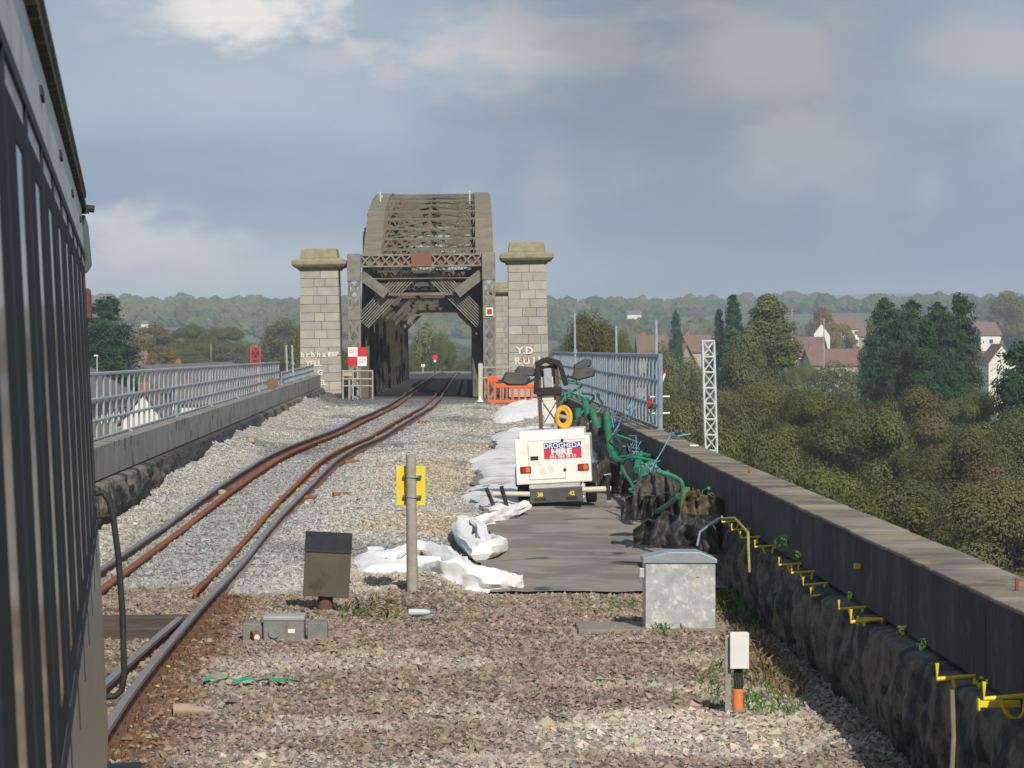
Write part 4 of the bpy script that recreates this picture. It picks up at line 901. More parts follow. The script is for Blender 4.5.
# ---------------- orange barrier ----------------
g = G(516, 404); D = g.y; s = D/F
t = thing('plastic_barrier', 'bright orange plastic barrier of hooped slots standing in front of the right pillar', 'barrier', g, (0, 0, R(-8)))
b = MB(); wl = 28*s; hh = 26*s
n = 9
b.bb(-wl, wl, -.03, .03, .03, .14); b.bb(-wl, -wl+10*s, -.03, .03, hh*.85, hh*1.08); b.bb(-wl+6*s, wl, -.03, .03, hh*.62, hh*.78)
for i in range(n+1):
    x = -wl+2*wl*i/n; top = hh if i < 2 else hh*.72; b.bb(x-.035, x+.035, -.028, .028, .05, top)
b.build('panel', mat('barrier_orange', (.80, .13, .03), (.72, .12, .03), 5, .5), t, bevel=.02)
for x in (-wl*.8, wl*.8): c = MB(); c.bb(x-.05, x+.05, -.25, .25, 0, .05); c.build('foot', mat('barrier_orange', (.8, .13, .03)), t, bevel=.01)

# ---------------- checkered board, gates at the bridge ----------------
D = 129; g = P(357.5, 370, D); s = D/F; zb = float(gz(D)); 
t = thing('checkered_board', 'square red and white chequered board standing by the left bridge post', 'sign board', (g.x, D, zb))
sq = 9.4*s
for i, j in ((0, 0), (1, 1), (0, 1), (1, 0)):
    red = (i == j)
    b = MB(); x0 = -sq+i*sq; z0 = Z(366, D)-zb+j*sq; b.bb(x0+.001, x0+sq-.001, -.015, .015, z0+.001, z0+sq-.001); q = b.build('red_square' if red else 'white_square', M_red if red else M_white, t)
    if not red:
        for k, tx in enumerate(('CROSS', 'ONLY')): text_mesh('lettering', tx, .10, mat('faded_red_paint', (.45, .2, .2)), q, (x0+sq/2, -.017, z0+sq*(.58-.25*k)))
b = MB(); b.bb(-.03, .03, .02, .06, 0, Z(350, D)-zb); b.build('post', M_galv, t)
M_tub = mat('pale_tube', (.42, .41, .36), (.3, .28, .24), 7, .7)
def gate(name, label, x0p, x1p, yb_, D, rails, posts, m=M_tub):
    zb = float(gz(D)); x0 = X(x0p, D); t = thing(name, label, 'barrier rail', (x0, D, zb)); W_ = X(x1p, D)-x0; b = MB()
    for py in rails: c = MB(); c.tube([(0, 0, Z(py, D)-zb), (W_, 0, Z(py, D)-zb)], .032, 7); c.build('rail', m, t)
    for px, py in posts: c = MB(); c.tube([(X(px, D)-x0, 0, 0), (X(px, D)-x0, 0, Z(py, D)-zb)], .035, 7); c.build('post', m, t)
    return t
gt = gate('tube_gate', 'pale tubular gate below the chequered board', 342, 373, 0, 128.5, (371, 379, 386), ((343, 370), (353, 371), (372.5, 370), (349, 380)))
c = MB(); x0 = X(342, 128.5); c.bb(X(343, 128.5)-x0, X(352, 128.5)-x0, -.06, -.045, Z(376, 128.5)-float(gz(128.5)), Z(372, 128.5)-float(gz(128.5))); c.build('tan_plate', mat('tan_plate', (.52, .40, .22)), gt)
gate('tube_gate', 'pale tubular rail between the cream post and the right stone pillar', 481, 513, 0, 129.5, (367.5, 378), ((512, 366), (503, 368)))
D = 127.5; zb = float(gz(D)); o = MB().bb(-.09, .09, -.09, .09, 0, Z(363.5, D)-zb).build('cream_post', mat('cream_paint', (.55, .51, .37), (.44, .40, .3), 6, .8), bevel=.015); o.location = (X(480.5, D), D, zb); tag(o, 'square cream post at the foot of the right bridge post', 'post')
D = 116; g = G(480, 402); b = MB(); b.tube([(0, 0, 0), (0, 0, .06), (0, 0, .07), (0, 0, .22)], [.14, .13, .07, .03], 12); o = b.build('small_marker', M_white, smooth=True); o.location = g; tag(o, 'small white cone shaped marker on the dark ground before the bridge', 'marker')

# ---------------- lattice mast, red mast, signal ----------------
def lattice_mast(name, label, p0, p1, w_, n, m, r=.015):
    p0 = Vector(p0); p1 = Vector(p1); t = thing(name, label, 'lattice mast', p0); d = p1-p0; corners = [(-1, -1), (1, -1), (1, 1), (-1, 1)]
    b = MB()
    for cx, cy in corners: b.tube([(cx*w_/2, cy*w_/2, 0), Vector((cx*w_/2, cy*w_/2, 0))+d], r, 6)
    b.build('chord_tubes', m, t)
    b = MB()
    for i in range(n+1):
        c0 = d*(i/n)
        for k in range(4):
            a = Vector((corners[k][0]*w_/2, corners[k][1]*w_/2, 0)); c = Vector((corners[(k+1) % 4][0]*w_/2, corners[(k+1) % 4][1]*w_/2, 0))
            b.tube([c0+a, c0+c], r*.9, 5)
            if i < n: b.tube([c0+a, d*((i+1)/n)+c], r*.55, 4); b.tube([c0+c, d*((i+1)/n)+a], r*.55, 4)
    b.build('bracing', m, t); return t
D = 50; lattice_mast('lattice_mast', 'slender white lattice mast rising outside the right parapet in front of the trees', P(714, 560, D), P(708, 341, D), 11.5*D/F, 14, mat('mast_white', (.62, .64, .64), (.48, .5, .5), 10, .5), .016)
D = 240; lattice_mast('lattice_mast', 'distant red lattice mast seen above the left railing', P(255.5, 420, D), P(255.5, 347, D), 9*D/F, 6, mat('mast_red', (.65, .06, .06), (.55, .06, .06), 5, .6), .045)
D = 330; g = P(435, 378, D); t = thing('line_signal', 'small red signal disc on a thin post seen through the bridge', 'signal', g)
c = MB(); c.tube([(0, 0, -1), (0, 0, Z(353, D)-g.z)], .05, 8); c.build('post', M_black, t)
c = MB(); zc = Z(357.5, D)-g.z; c.tube([(0, -.08, zc), (0, 0, zc)], 2.6*D/F, 20); c.build('red_disc', mat('signal_red', (.8, .02, .06)), t)
c = MB(); zc = Z(361, D)-g.z; c.bb(-.12, .12, -.08, 0, zc-.12, zc+.12); c.build('white_plate', M_white, t)

# ---------------- yellow brackets along the right wall ----------------
M_by = mat('bracket_yellow', (.88, .66, .03), (.75, .55, .04), 25, .5)
proto = None
def bracket(px, py, lab, big=True, down=False):
    global proto
    # foot of the upper wall: y from the ledge ray
    lat = XR-.10; D = F*lat/(px-VX)
    z = Z(py, D)
    if proto is None:
        t = thing('cable_bracket', lab, 'bracket', (lat, D, z), group='yellow brackets along the right wall')
        b = MB(); b.tube([(-.12, 0, .09), (-.12, 0, 0), (.13, 0, .02)], .013, 8); b.build('hook_arm', M_by, t, smooth=True)
        c = MB(); c.tube([(-.03, 0, .0), (-.01, 0, -.06), (.02, 0, -.10), (.06, 0, -.11), (.09, 0, -.07), (.10, 0, .01)], .012, 8); c.build('hook_loop', M_by, t, smooth=True)
        proto = t
    else: dup(proto, (lat, D, z), label=lab, scale=(1, 1, 1) if big else (.8, .8, .75))
for i, (px, py, lab) in enumerate([(1007, 699, 'yellow hooked bracket, nearest complete one on the right wall, above hanging straps'), (958, 679, 'yellow hooked bracket with V shaped loop, second nearest on the right wall'),
        (868, 622, 'yellow hooked bracket just left of the thick yellow stub, midway along the right wall'), (852, 609, 'yellow hooked bracket below the lone yellow peg on the smooth wall'),
        (823, 596, 'yellow hooked bracket third in the tight stepped cluster, lowest of them'), (815, 585, 'yellow hooked bracket in the middle of the tight stepped cluster'), (803, 573, 'yellow hooked bracket at the top of the tight stepped cluster'),
        (790, 565, 'yellow hooked bracket with round loop beside a small plant on the right wall'), (765, 547, 'short yellow bracket between the small plant and the hanging yellow strap'), (750, 538, 'yellow bracket holding the hanging yellow strap behind the cabinet'),
        (741, 530, 'yellow bracket where the blue rope meets the wall behind the cabinet'), (731, 522, 'farthest yellow bracket at the end of the yellow hose')]): bracket(px, py, lab, i < 3)
for px, py, lat, L_, lab in ((1008, 704, XR-.06, .30, 'thick yellow square bar projecting from the wall at the bottom right corner'), (858, 566, XR-.02, .06, 'short yellow peg sticking out of the smooth upper wall'), (873, 620, XR-.06, .20, 'thick yellow stub bar midway along the right wall')):
    D = F*lat/(px-VX); b = MB(); b.bb(-L_/2, L_/2, -.02, .02, -.018, .018); b.bb(-L_/2-.012, -L_/2, -.03, .03, -.035, .03) if L_ > .1 else None; o = b.build('yellow_bar', M_by, bevel=.005); o.location = (lat, D, Z(py, D)); tag(o, lab, 'bar')
D = F*2.62/(748-VX); b = MB(); b.tube([(0, 0, 0), (.005, 0, -.18), (.015, .02, -.38)], .013, 8); o = b.build('yellow_strap', mat('strap_yellow', (.5, .45, .14), (.3, .27, .08), 40, .8)); o.location = (2.62, D, Z(532, D)); tag(o, 'yellow striped strap hanging down the dark wall behind the cabinet', 'strap')
for px, y0, y1, lab in ((952, 690, 790, 'pale vertical drain pipe down the rough wall near the bottom right'), ):
    lat = 2.56; D = F*lat/(px-VX); b = MB(); b.tube([(0, 0, 0), (.008, 0, -.25), (-.004, 0, -.5), (0, 0, -.75)], .014, 8); o = b.build('drain_pipe', mat('pale_pipe', (.26, .22, .16), (.17, .15, .11), 9, .9), smooth=True); o.location = (lat, D, Z(y0, D)); tag(o, lab, 'pipe')
b = MB(); pts = [(2.72, F*2.72/(748-VX), Z(533, F*2.72/(748-VX))), P(735, 518, 33.5), P(718, 519, 34.5), P(700, 530, 35), P(692, 548, 35.3)]; b.tube(pts, .014, 8); tag(b.build('yellow_hose', mat('hose_olive', (.45, .38, .10), (.3, .26, .09), 12, .7), smooth=True), 'olive yellow hose curving over the black bag beside the right wall', 'hose')

# ---------------- pipes, rubber sheets and ropes along the right wall ----------------
def pipe(pts, r, lab, name='green_pipe', m=M_green, cat='pipe', open_end=True):
    p0 = Vector(pts[0]); t = thing(name, lab, cat, p0); b = MB(); q = [Vector(p)-p0 for p in pts]; b.tube(q, r, 14); b.build('pipe_wall', m, t, smooth=True)
    d = (q[-1]-q[-2]).normalized(); c = MB(); c.tube([q[-1]-d*.01, q[-1]+d*.004], r*.82, 14); c.build('open_mouth', M_black, t); return t
def pp(px, py, D): return P(px, py, D)
pipe([pp(611, 450, 58), pp(608, 430, 58), pp(606.5, 411, 58)], .062, 'upright green pipe, tallest of the tangle beside the trailer')
pipe([pp(611, 450, 57.6), pp(616, 458, 57.2), pp(624, 462, 57)], .055, 'green pipe elbow low beside the tallest green pipe')
pipe([pp(616, 433, 62), pp(624, 443, 61.5), pp(632, 452, 61)], .060, 'green pipe sloping down under the blue ropes')
pipe([pp(637, 470, 49), pp(640, 455, 49.5), pp(652, 458, 50)], .055, 'short bent green pipe end with a bright rim behind the roped pipe')
pipe([pp(658, 484, 47), pp(653, 474, 47.2), pp(650, 466, 47.4)], .085, 'stout short green pipe wrapped with blue rope')
pipe([pp(640, 505, 46), pp(643, 486, 46), pp(645, 470, 46.2)], .075, 'dark green pipe standing in the black sheeting left of the stout one', m=mat('dull_green', (.03, .16, .09), (.04, .10, .06), 6, .7))
pipe([pp(684, 524, 37), pp(684.5, 505, 37), pp(686, 487, 37)], .052, 'mossy green upright pipe nearest the cabinet', m=mat('mossy_green', (.10, .22, .09), (.12, .16, .08), 6, .8, c3=(.18, .17, .10)))
pipe([pp(655, 513, 41), pp(668, 505, 40), pp(679, 496, 39.5)], .035, 'thin green pipe leaning between two black sheets')
pipe([pp(590, 424, 68), pp(587, 410, 68), pp(584, 398, 68)], .075, 'green pipe just right of the yellow cable coil')
pipe([pp(598, 428, 66), pp(594, 417, 66), pp(592, 409, 66)], .07, 'green pipe stub behind the trailer canopy, middle of three')
pipe([pp(580, 426, 70), pp(578, 416, 70), pp(578, 408, 70)], .07, 'green pipe stub partly behind the yellow cable coil')
def crumple(name, px, py, D, wpx, hpx, seed, m, lab, cat, depth=.5, folds=3.0, panels=3):
    """torn stiff sheeting: a few curled panels leaning on each other, one thing"""
    s = D/F; c = P(px, py, D); w_ = wpx*s; h_ = hpx*s; r_ = np.random.default_rng(seed); n = 34
    Vs = []; Fs = []; off = 0
    gl = c.z-h_/2
    for k in range(panels):
        u = np.linspace(-.5, .5, n); v = np.linspace(0, 1, n); Vg, Ug = np.meshgrid(v, u, indexing='ij')
        yaw = r_.uniform(-.5, .5); ww = w_*r_.uniform(.55, .95); hh = h_*r_.uniform(.7, 1.08); cx = r_.uniform(-.22, .22)*w_; cy = r_.uniform(-.5, .5)*depth
        q = folds*r_.uniform(.7, 1.3); ph = r_.uniform(0, 6)
        disp = (.13*np.sin(Ug*q*5+ph+Vg*r_.uniform(-3, 3))+.28*(fbm(Ug*1.0+ph, Vg*.8, 3.0, seed+k, 3)-.5))*min(w_, .8)
        curl = (Vg**2)*r_.uniform(-.5, .6)*hh
        top = 1-.35*fbm(Ug+ph, Ug*0, 5.0, seed+k+9, 3)-.35*np.abs(Ug*2)**2.5
        xx = Ug*ww*(1-.25*Vg*r_.uniform(0, 1)); zz = Vg*hh*top; yy = disp+curl
        X_ = cx+xx*np.cos(yaw)-yy*np.sin(yaw)*.5; Y_ = cy+xx*np.sin(yaw)+yy
        V = np.stack([X_, Y_, zz], -1).reshape(-1, 3); idx = np.arange(n*n).reshape(n, n)
        Vs.append(V); Fs.append(np.stack([idx[:-1, :-1], idx[:-1, 1:], idx[1:, 1:], idx[1:, :-1]], -1).reshape(-1, 4)+off); off += n*n
    o = link(name, fast_mesh(name, np.concatenate(Vs), np.concatenate(Fs), smooth=True), m); o.location = (c.x, c.y, gl)
    so = o.modifiers.new('solid', 'SOLIDIFY'); so.thickness = .012; return tag(o, lab, cat)
def debris(name, cx, cy, cz, rx, ry, rz_, seed, m, lab, cat, nu=44, nv=26, rough=.55):
    u = np.linspace(0, 2*np.pi, nu, endpoint=False); v = np.linspace(.03, np.pi-.03, nv); Vv, Uu = np.meshgrid(v, u, indexing='ij')
    a, b_, c = np.sin(Vv)*np.cos(Uu), np.sin(Vv)*np.sin(Uu), np.cos(Vv)
    k = 1+rough*(fbm(a*2+seed, b_*2+c*1.5, 1.6, seed, 4)-.5)*2-.35*np.abs(np.sin(Uu*3.5+c*2+seed))*np.sin(Vv)
    V = np.stack([a*k*rx, b_*k*ry, np.maximum(c*k*rz_, -cz+0.0 if False else -rz_*.8)], -1).reshape(-1, 3)
    idx = np.arange(nu*nv).reshape(nv, nu); F_ = np.stack([idx[:-1], idx[1:], np.roll(idx, -1, 1)[1:], np.roll(idx, -1, 1)[:-1]], -1).reshape(-1, 4)
    o = link(name, fast_mesh(name, V, F_, smooth=True), m); o.location = (cx, cy, cz); return tag(o, lab, cat)
M_sheet = mat('black_sheeting', (.028, .029, .032), (.055, .054, .055), 5, .55, bump=.5, bscale=12, c3=(.10, .09, .075))
def sheetpile(px, py, D, wpx, hpx, seed, lab, m=M_sheet, name='black_sheet', cat='rubber sheet', dy=.4):
    s = D/F; c = P(px, py, D); return crumple(name, px, py, D, wpx*1.1, hpx*1.15, seed, m, lab, cat, dy*1.6, 2+seed % 3, 2 if 'heap' in lab else 3)
sheetpile(633, 500, 44, 44, 34, 1, 'black rubber bag standing open on the membrane right of the trailer jack')
sheetpile(662, 504, 41, 44, 26, 2, 'folded black sheeting below the stout green pipe')
sheetpile(664, 527, 37.5, 52, 34, 3, 'torn black sheet with a pale fold, nearest the cabinet on its left')
sheetpile(705, 532, 35, 52, 40, 4, 'large open black bag behind the galvanised cabinet')
sheetpile(612, 470, 54, 34, 42, 6, 'grey brown rubber mound right behind the trailer', mat('brown_rubber', (.075, .062, .05), (.04, .036, .03), 5, .8, bump=.4))
sheetpile(668, 486, 42, 60, 34, 7, 'tangled dead stalks and grey rags against the wall', mat('grey_rags', (.10, .09, .08), (.05, .045, .04), 16, .95, bump=1, c3=(.15, .13, .10)), 'rag_heap', 'rag heap')
sheetpile(600, 420, 66, 60, 30, 8, 'dark heap of pipes and rags piled below the right railing', mat('grey_rags', (.1, .09, .08)), 'rag_heap', 'rag heap', 3)
sheetpile(632, 447, 58, 40, 36, 9, 'dark rubbish heap under the blue ropes at the railing end', mat('grey_rags', (.1, .09, .08)), 'rag_heap', 'rag heap', 1.2)
sheetpile(700, 500, 36.5, 40, 26, 10, 'dry brown weeds and rags on the ledge behind the mossy pipe', mat('weed_brown', (.16, .13, .07), (.09, .075, .045), 18, .95, bump=1, c3=(.12, .14, .05)), 'rag_heap', 'rag heap')
sheetpile(575, 398, 95, 30, 24, 12, 'green netting heaped at the foot of the far right railing', mat('green_net', (.03, .27, .15), (.05, .16, .11), 12, .8, bump=.8), 'green_netting', 'netting')
b = MB(); b.tube([pp(621, 445, 55), pp(626, 460, 53), pp(632, 475, 51), pp(636, 486, 50)], .06, 12); tag(b.build('rubber_hose', M_black, smooth=True), 'thick grey rubber hose bending down behind the trailer', 'hose')
def rope(pts, lab, r=.011):
    pts = [Vector(p) for p in pts]; out = []
    for a, c in zip(pts[:-1], pts[1:]):
        for k in range(6):
            f = k/6; out.append(a.lerp(c, f)-Vector((0, 0, .10*f*(1-f)*(a-c).length*.6)))
    out.append(pts[-1]); b = MB(); b.tube(out, r, 6); return tag(b.build('blue_rope', M_blue_rope, smooth=True), lab, 'rope')
rope([pp(634, 396, 62), pp(617, 428, 60), pp(608, 438, 58.5)], 'blue rope from the railing down to the tallest green pipe', .014)
rope([pp(636, 405, 61), pp(622, 440, 59.5)], 'blue rope tied from the railing to the sloping green pipe', .012)
rope([pp(652, 432, 55), pp(642, 452, 52), pp(637, 456, 51)], 'pale blue rope hanging over the wall edge beside the railing end', .012)
rope([pp(641, 452, 50.5), pp(643, 468, 49), pp(639, 482, 48)], 'blue rope dangling between the green pipes and the black bag', .02)
rope([pp(604, 399, 72), pp(597, 412, 68), pp(588, 424, 66)], 'blue rope hanging from the railing behind the trailer', .014)
rope([pp(670, 436, 47), pp(655, 462, 46), pp(650, 472, 46)], 'thin grey rope from the wall cap to the stout green pipe', .009)
rope([pp(655, 466, 46.5), pp(660, 470, 46.5), pp(655, 476, 46.5), pp(650, 470, 46.3), pp(656, 464, 46.4)], 'blue rope knotted round the stout green pipe', .02)
rope([pp(722, 517, 34), pp(708, 526, 34.3), pp(700, 532, 34.3), pp(697, 546, 34.2)], 'blue rope draped over the open black bag', .012)
rope([pp(668, 434, 51), pp(680, 431, 51.5), pp(690, 434, 49.5), pp(678, 436, 49.5), pp(672, 433, 51)], 'loose coil of blue rope lying on the wall cap', .014)
for px, py, D in ((696, 446, 48),):
    b = MB(); g = P(690, 446, 46); b.tube([g, g+Vector((.12, 0, 0))], .02, 8); tag(b.build('white_stub', M_white), 'small white stub on the wall cap beside the lattice mast', 'stub')
for px, lab in ((1017, 'short rusty bolt standing on the wall cap at the far right edge'), (749, 'tiny rusty bolt on the wall cap midway to the mast')):
    lat = 3.12; D = F*lat/(px-VX); b = MB(); b.tube([(0, 0, 0), (0, 0, .07 if px > 900 else .05)], .012, 8); o = b.build('rusty_bolt', M_rust); o.location = (lat, D, zt); tag(o, lab, 'bolt')
D = 57; g = P(664, 0, D); t = thing('pipe_stand', 'white tubes clamped behind the railing end post, one tipped red', 'pipe clamp', P(656, 425, 57.5))
for k, (dz) in enumerate((.20, .50)):
    b = MB(); b.tube([(-.15, 0, dz), (.25, .05, dz+.01)], .022, 8); b.build('tube', M_galv, t)
b = MB(); b.tube([(.05, 0, .62), (.17, 0, .95)], .022, 8); b.build('slanting_tube', M_white, t)
b = MB(); b.tube([(.16, 0, .93), (.19, 0, 1.0)], .028, 8); b.build('red_tip', M_red, t)
b = MB(); b.tube([(-.10, .3, .28), (-.10, .3, .48)], .03, 10); b.build('red_cylinder', M_red, t)
# orange-brown disc and bits on the left wall
g = P(272, 400, 1); 
D = 96; x = float(xleft(D)); b = MB(); b.tube([(0, -.02, .17), (0, .05, .17)], .17, 18); o = b.build('wooden_disc', mat('disc_brown', (.24, .13, .07), (.15, .09, .05), 6, .9), bevel=.01); o.location = (x-.1, D, float(ztl(D))); tag(o, 'brown wooden disc propped on the left wall against the railing', 'disc')
rope([(x-.2, D-3, float(ztl(D))+.35), (x-.2, D-3, float(ztl(D))+.05)], 'short blue rope tied on the left railing beside the brown disc', .02)
# boulders of pale ballast against left wall
for px, py, sz, lab in ((222, 498, .10, 'lone tan rock at the foot of the left wall, nearest'), (251, 448, .13, 'pale tan rock heaped on gravel at the left wall')):
    g = gv(px, py, .05); debris('tan_rock', g.x, g.y, g.z, sz, sz*.8, sz*.6, int(px), mat('tan_rock', (.42, .35, .24), (.30, .25, .18), 8, .9, bump=.5), lab, 'rock', 16, 10, .3)
for i, (px, py) in enumerate(((342, 499), (352, 464), (307, 500), (424, 424))):
    g = gv(px, py, .02); b = MB(); b.bb(-.16, .16, -.06, .06, -.02, .05); o = b.build('sleeper_clip', mat('orange_brown_rust', (.28, .12, .05)), bevel=.02); o.location = g; o.rotation_euler.z = .3; tag(o, 'small rusty clip sticking out beyond the right hand running rail', 'clip', 'rusty clips beside the rail')

rr_ = random.Random(9)
M_net = mat('green_net', (.03, .27, .15))
spots = [(583, 402, 78), (592, 405, 74), (600, 412, 69), (622, 448, 57), (628, 456, 54), (634, 462, 52), (641, 476, 48), (648, 480, 47), (664, 498, 41.5), (690, 515, 36.5), (573, 392, 90), (568, 386, 98)]
words_ = ['beside the yellow coil', 'above the middle stub', 'under the tallest green pipe', 'over the sloping green pipe', 'beside the rubber hose', 'behind the hose bend', 'left of the stout green pipe', 'round the foot of the stout green pipe', 'among the folded black sheeting', 'by the mossy green pipe', 'at the netting heap', 'farthest along the railing foot']
for i, (px, py, D) in enumerate(spots):
    p = P(px, py, D); pts = [p+Vector((rr_.uniform(-.28, .28), rr_.uniform(-.6, .6), .30-.6*k/5+rr_.uniform(-.12, .12))) for k in range(6)]
    fine = []
    for k in range(5):
        p0, p1, p2, p3 = pts[max(k-1, 0)], pts[k], pts[k+1], pts[min(k+2, 5)]
        for f in (0, .25, .5, .75): fine.append(.5*((2*p1)+(-p0+p2)*f+(2*p0-5*p1+4*p2-p3)*f*f+(-p0+3*p1-3*p2+p3)*f**3))
    b = MB(); b.tube(fine, rr_.choice([.016, .022, .03]), 8); tag(b.build('green_hose', M_net if i % 3 else M_green, smooth=True), 'twisted green hose '+words_[i], 'hose')
for i, (px, py, D, lab) in enumerate([(640, 448, 53, 'blue netting scrap hanging on the wall edge below the railing end'), (650, 475, 46.3, 'blue netting bunched over the stout green pipe'), (617, 420, 62, 'pale blue netting tied to the railing above the tallest pipe')]):
    p = P(px, py, D); b = MB()
    for k in range(9):
        q = [p+Vector((rr_.uniform(-.2, .2), rr_.uniform(-.3, .3), rr_.uniform(-.28, .22))) for _ in range(4)]; b.tube(q, .007, 5)
    o = b.build('rope_netting', M_blue_rope); tag(o, lab, 'netting', kind='stuff')
# ---------------- vegetation ----------------
def foliage_mat(name, ca, cb, cc):
    m = bpy.data.materials.new(name); m.use_nodes = True; nt = m.node_tree; b = nt.nodes['Principled BSDF']; b.inputs['Roughness'].default_value = .7; b.inputs['Specular IOR Level'].default_value = .15
    at = nt.nodes.new('ShaderNodeAttribute'); at.attribute_name = 'Col'
    rp = nt.nodes.new('ShaderNodeValToRGB'); e = rp.color_ramp.elements; e[0].color = (*ca, 1); e[1].color = (*cc, 1); q = e.new(.5); q.color = (*cb, 1)
    nt.links.new(at.outputs['Fac'], rp.inputs[0])
    oi = nt.nodes.new('ShaderNodeObjectInfo'); hs = nt.nodes.new('ShaderNodeHueSaturation'); mr = nt.nodes.new('ShaderNodeMapRange'); nt.links.new(oi.outputs['Random'], mr.inputs[0]); mr.inputs[3].default_value = .485; mr.inputs[4].default_value = .515
    nt.links.new(mr.outputs[0], hs.inputs['Hue']); mr2 = nt.nodes.new('ShaderNodeMapRange'); nt.links.new(oi.outputs['Random'], mr2.inputs[0]); mr2.inputs[3].default_value = .85; mr2.inputs[4].default_value = 1.15; nt.links.new(mr2.outputs[0], hs.inputs['Value'])
    nt.links.new(rp.outputs[0], hs.inputs['Color']); nt.links.new(hs.outputs[0], b.inputs['Base Color'])
    tr_ = nt.nodes.new('ShaderNodeBsdfTranslucent'); nt.links.new(hs.outputs[0], tr_.inputs[0]); ms = nt.nodes.new('ShaderNodeMixShader'); ms.inputs[0].default_value = .22
    nt.links.new(b.outputs[0], ms.inputs[1]); nt.links.new(tr_.outputs[0], ms.inputs[2]); nt.links.new(ms.outputs[0], nt.nodes['Material Output'].inputs[0]); return m
M_fg = foliage_mat('foliage_olive', (.065, .085, .026), (.12, .138, .04), (.175, .17, .052))
M_fb = foliage_mat('foliage_autumn', (.08, .086, .03), (.13, .125, .044), (.18, .14, .055))
M_fd = foliage_mat('foliage_conifer', (.022, .055, .022), (.038, .085, .032), (.06, .11, .042))
M_fl = foliage_mat('foliage_light', (.085, .10, .04), (.13, .145, .055), (.18, .18, .075))
M_fy = foliage_mat('foliage_yellow', (.13, .10, .025), (.19, .14, .03), (.24, .17, .04))
M_bark = mat('bark', (.11, .09, .07), (.07, .055, .045), 6, .95, bump=.6, stretch=(3, 3, .6))
def leaves(centers, rad, per, leaf, seed, cval, flat=.0, up=.35):
    r = np.random.default_rng(seed); n = len(centers)*per
    c = np.repeat(centers, per, 0); R_ = np.repeat(rad, per); cv = np.repeat(cval, per)
    d = r.normal(size=(n, 3)); d /= np.linalg.norm(d, axis=1)[:, None]
    p = c+d*(R_*r.uniform(.72, 1.08, n))[:, None]*np.array([1, 1, 1-flat])
    nrm = d*1.5+r.normal(size=(n, 3))*.34+np.array([0, 0, up]); nrm /= np.linalg.norm(nrm, axis=1)[:, None]
    a = np.cross(nrm, r.normal(size=(n, 3))); a /= np.linalg.norm(a, axis=1)[:, None]+1e-9; b_ = np.cross(nrm, a)
    L_ = leaf*r.uniform(.55, 1.3, n)[:, None]; a = a*L_; b_ = b_*L_*r.uniform(.5, .9, n)[:, None]
    V = np.stack([p-a, p-b_*.8+a*.1, p+a, p+b_*.8-a*.1], 1).reshape(-1, 3)
    col = np.clip(cv+r.normal(0, .07, n), 0, 1); return V, np.arange(n*4).reshape(n, 4), np.repeat(col, 4)[:, None]*np.ones(3)
def lobes(shape, W_, H_, n, seed):
    r = np.random.default_rng(seed); cs = []; rs = []
    while len(cs) < n:
        z = r.uniform(0, 1); a = r.uniform(0, 2*np.pi)
        if shape == 'broad': env = np.sqrt(max(0, 1-((z-.42)/.58)**2)) if z > .42 else .55+.45*(z/.42); env *= 1+.25*np.sin(a*3+seed)*.5+.2*np.sin(a*2+z*5+seed)
        elif shape == 'cone': env = (1-z)**.75*(.9+.2*np.sin(a*3+z*9))+.03
        elif shape == 'cypress': env = (1-z)**.58*(.78+.22*np.sin(a*3+z*11))+.02
        else: env = np.sin(np.pi*min(1, z*.8+.2))**.8*(.7+.4*np.sin(a*3+z*7))
        rad = env*(r.uniform(.45, 1)**.5); lr = {'broad': .15, 'cone': .10, 'cypress': .085, 'birch': .095}[shape]*(W_+H_)/2*r.uniform(.7, 1.3)
        cs.append((np.cos(a)*rad*(W_/2-lr*.7), np.sin(a)*rad*(W_/2-lr*.7), z*(H_-lr*1.3)+lr*.5)); rs.append(lr*(.7 if z > .85 and shape != 'broad' else 1))
    return np.array(cs), np.array(rs), np.clip(r.normal(.5, .17, n), 0, 1)
def needles(W_, H_, n, leaf, seed, full=.62, ragged=.3):
    r = np.random.default_rng(seed); nb = 230
    bz = np.sort(r.uniform(0, 1, nb)**1.15); ba = r.uniform(0, 2*np.pi, nb); bl = (1-bz)**full*(1-ragged+ragged*2*r.random(nb)*.7)+.03; up = r.uniform(-.02, .10, nb)
    wt = bl+.12; k = r.choice(nb, n, p=wt/wt.sum()); t = r.uniform(.12, 1, n)**.7; Rr = bl[k]*W_/2*t
    sp = (.10+.16*(1-t))*W_/2*(.3+bl[k]); p = np.stack([np.cos(ba[k])*Rr, np.sin(ba[k])*Rr, bz[k]*H_+up[k]*H_*t-.03*H_*t**3], -1)+r.normal(size=(n, 3))*sp[:, None]*np.array([1, 1, .55])*.8
    p[:, 2] = np.clip(p[:, 2], 0, H_*1.04)
    nrm = np.stack([np.cos(ba[k])*.7, np.sin(ba[k])*.7, np.full(n, .75)], -1)+r.normal(size=(n, 3))*.4; nrm /= np.linalg.norm(nrm, axis=1)[:, None]
    a = np.cross(nrm, r.normal(size=(n, 3))); a /= np.linalg.norm(a, axis=1)[:, None]+1e-9; b_ = np.cross(nrm, a); L_ = leaf*r.uniform(.6, 1.4, n)[:, None]; a = a*L_; b_ = b_*L_*.5
    V = np.stack([p-a, p-b_, p+a, p+b_], 1).reshape(-1, 3); cv = np.clip(r.normal(.45, .2, nb)[k]+r.normal(0, .12, n), 0, 1)
    return V, np.arange(n*4).reshape(n, 4), np.repeat(cv, 4)[:, None]*np.ones(3)
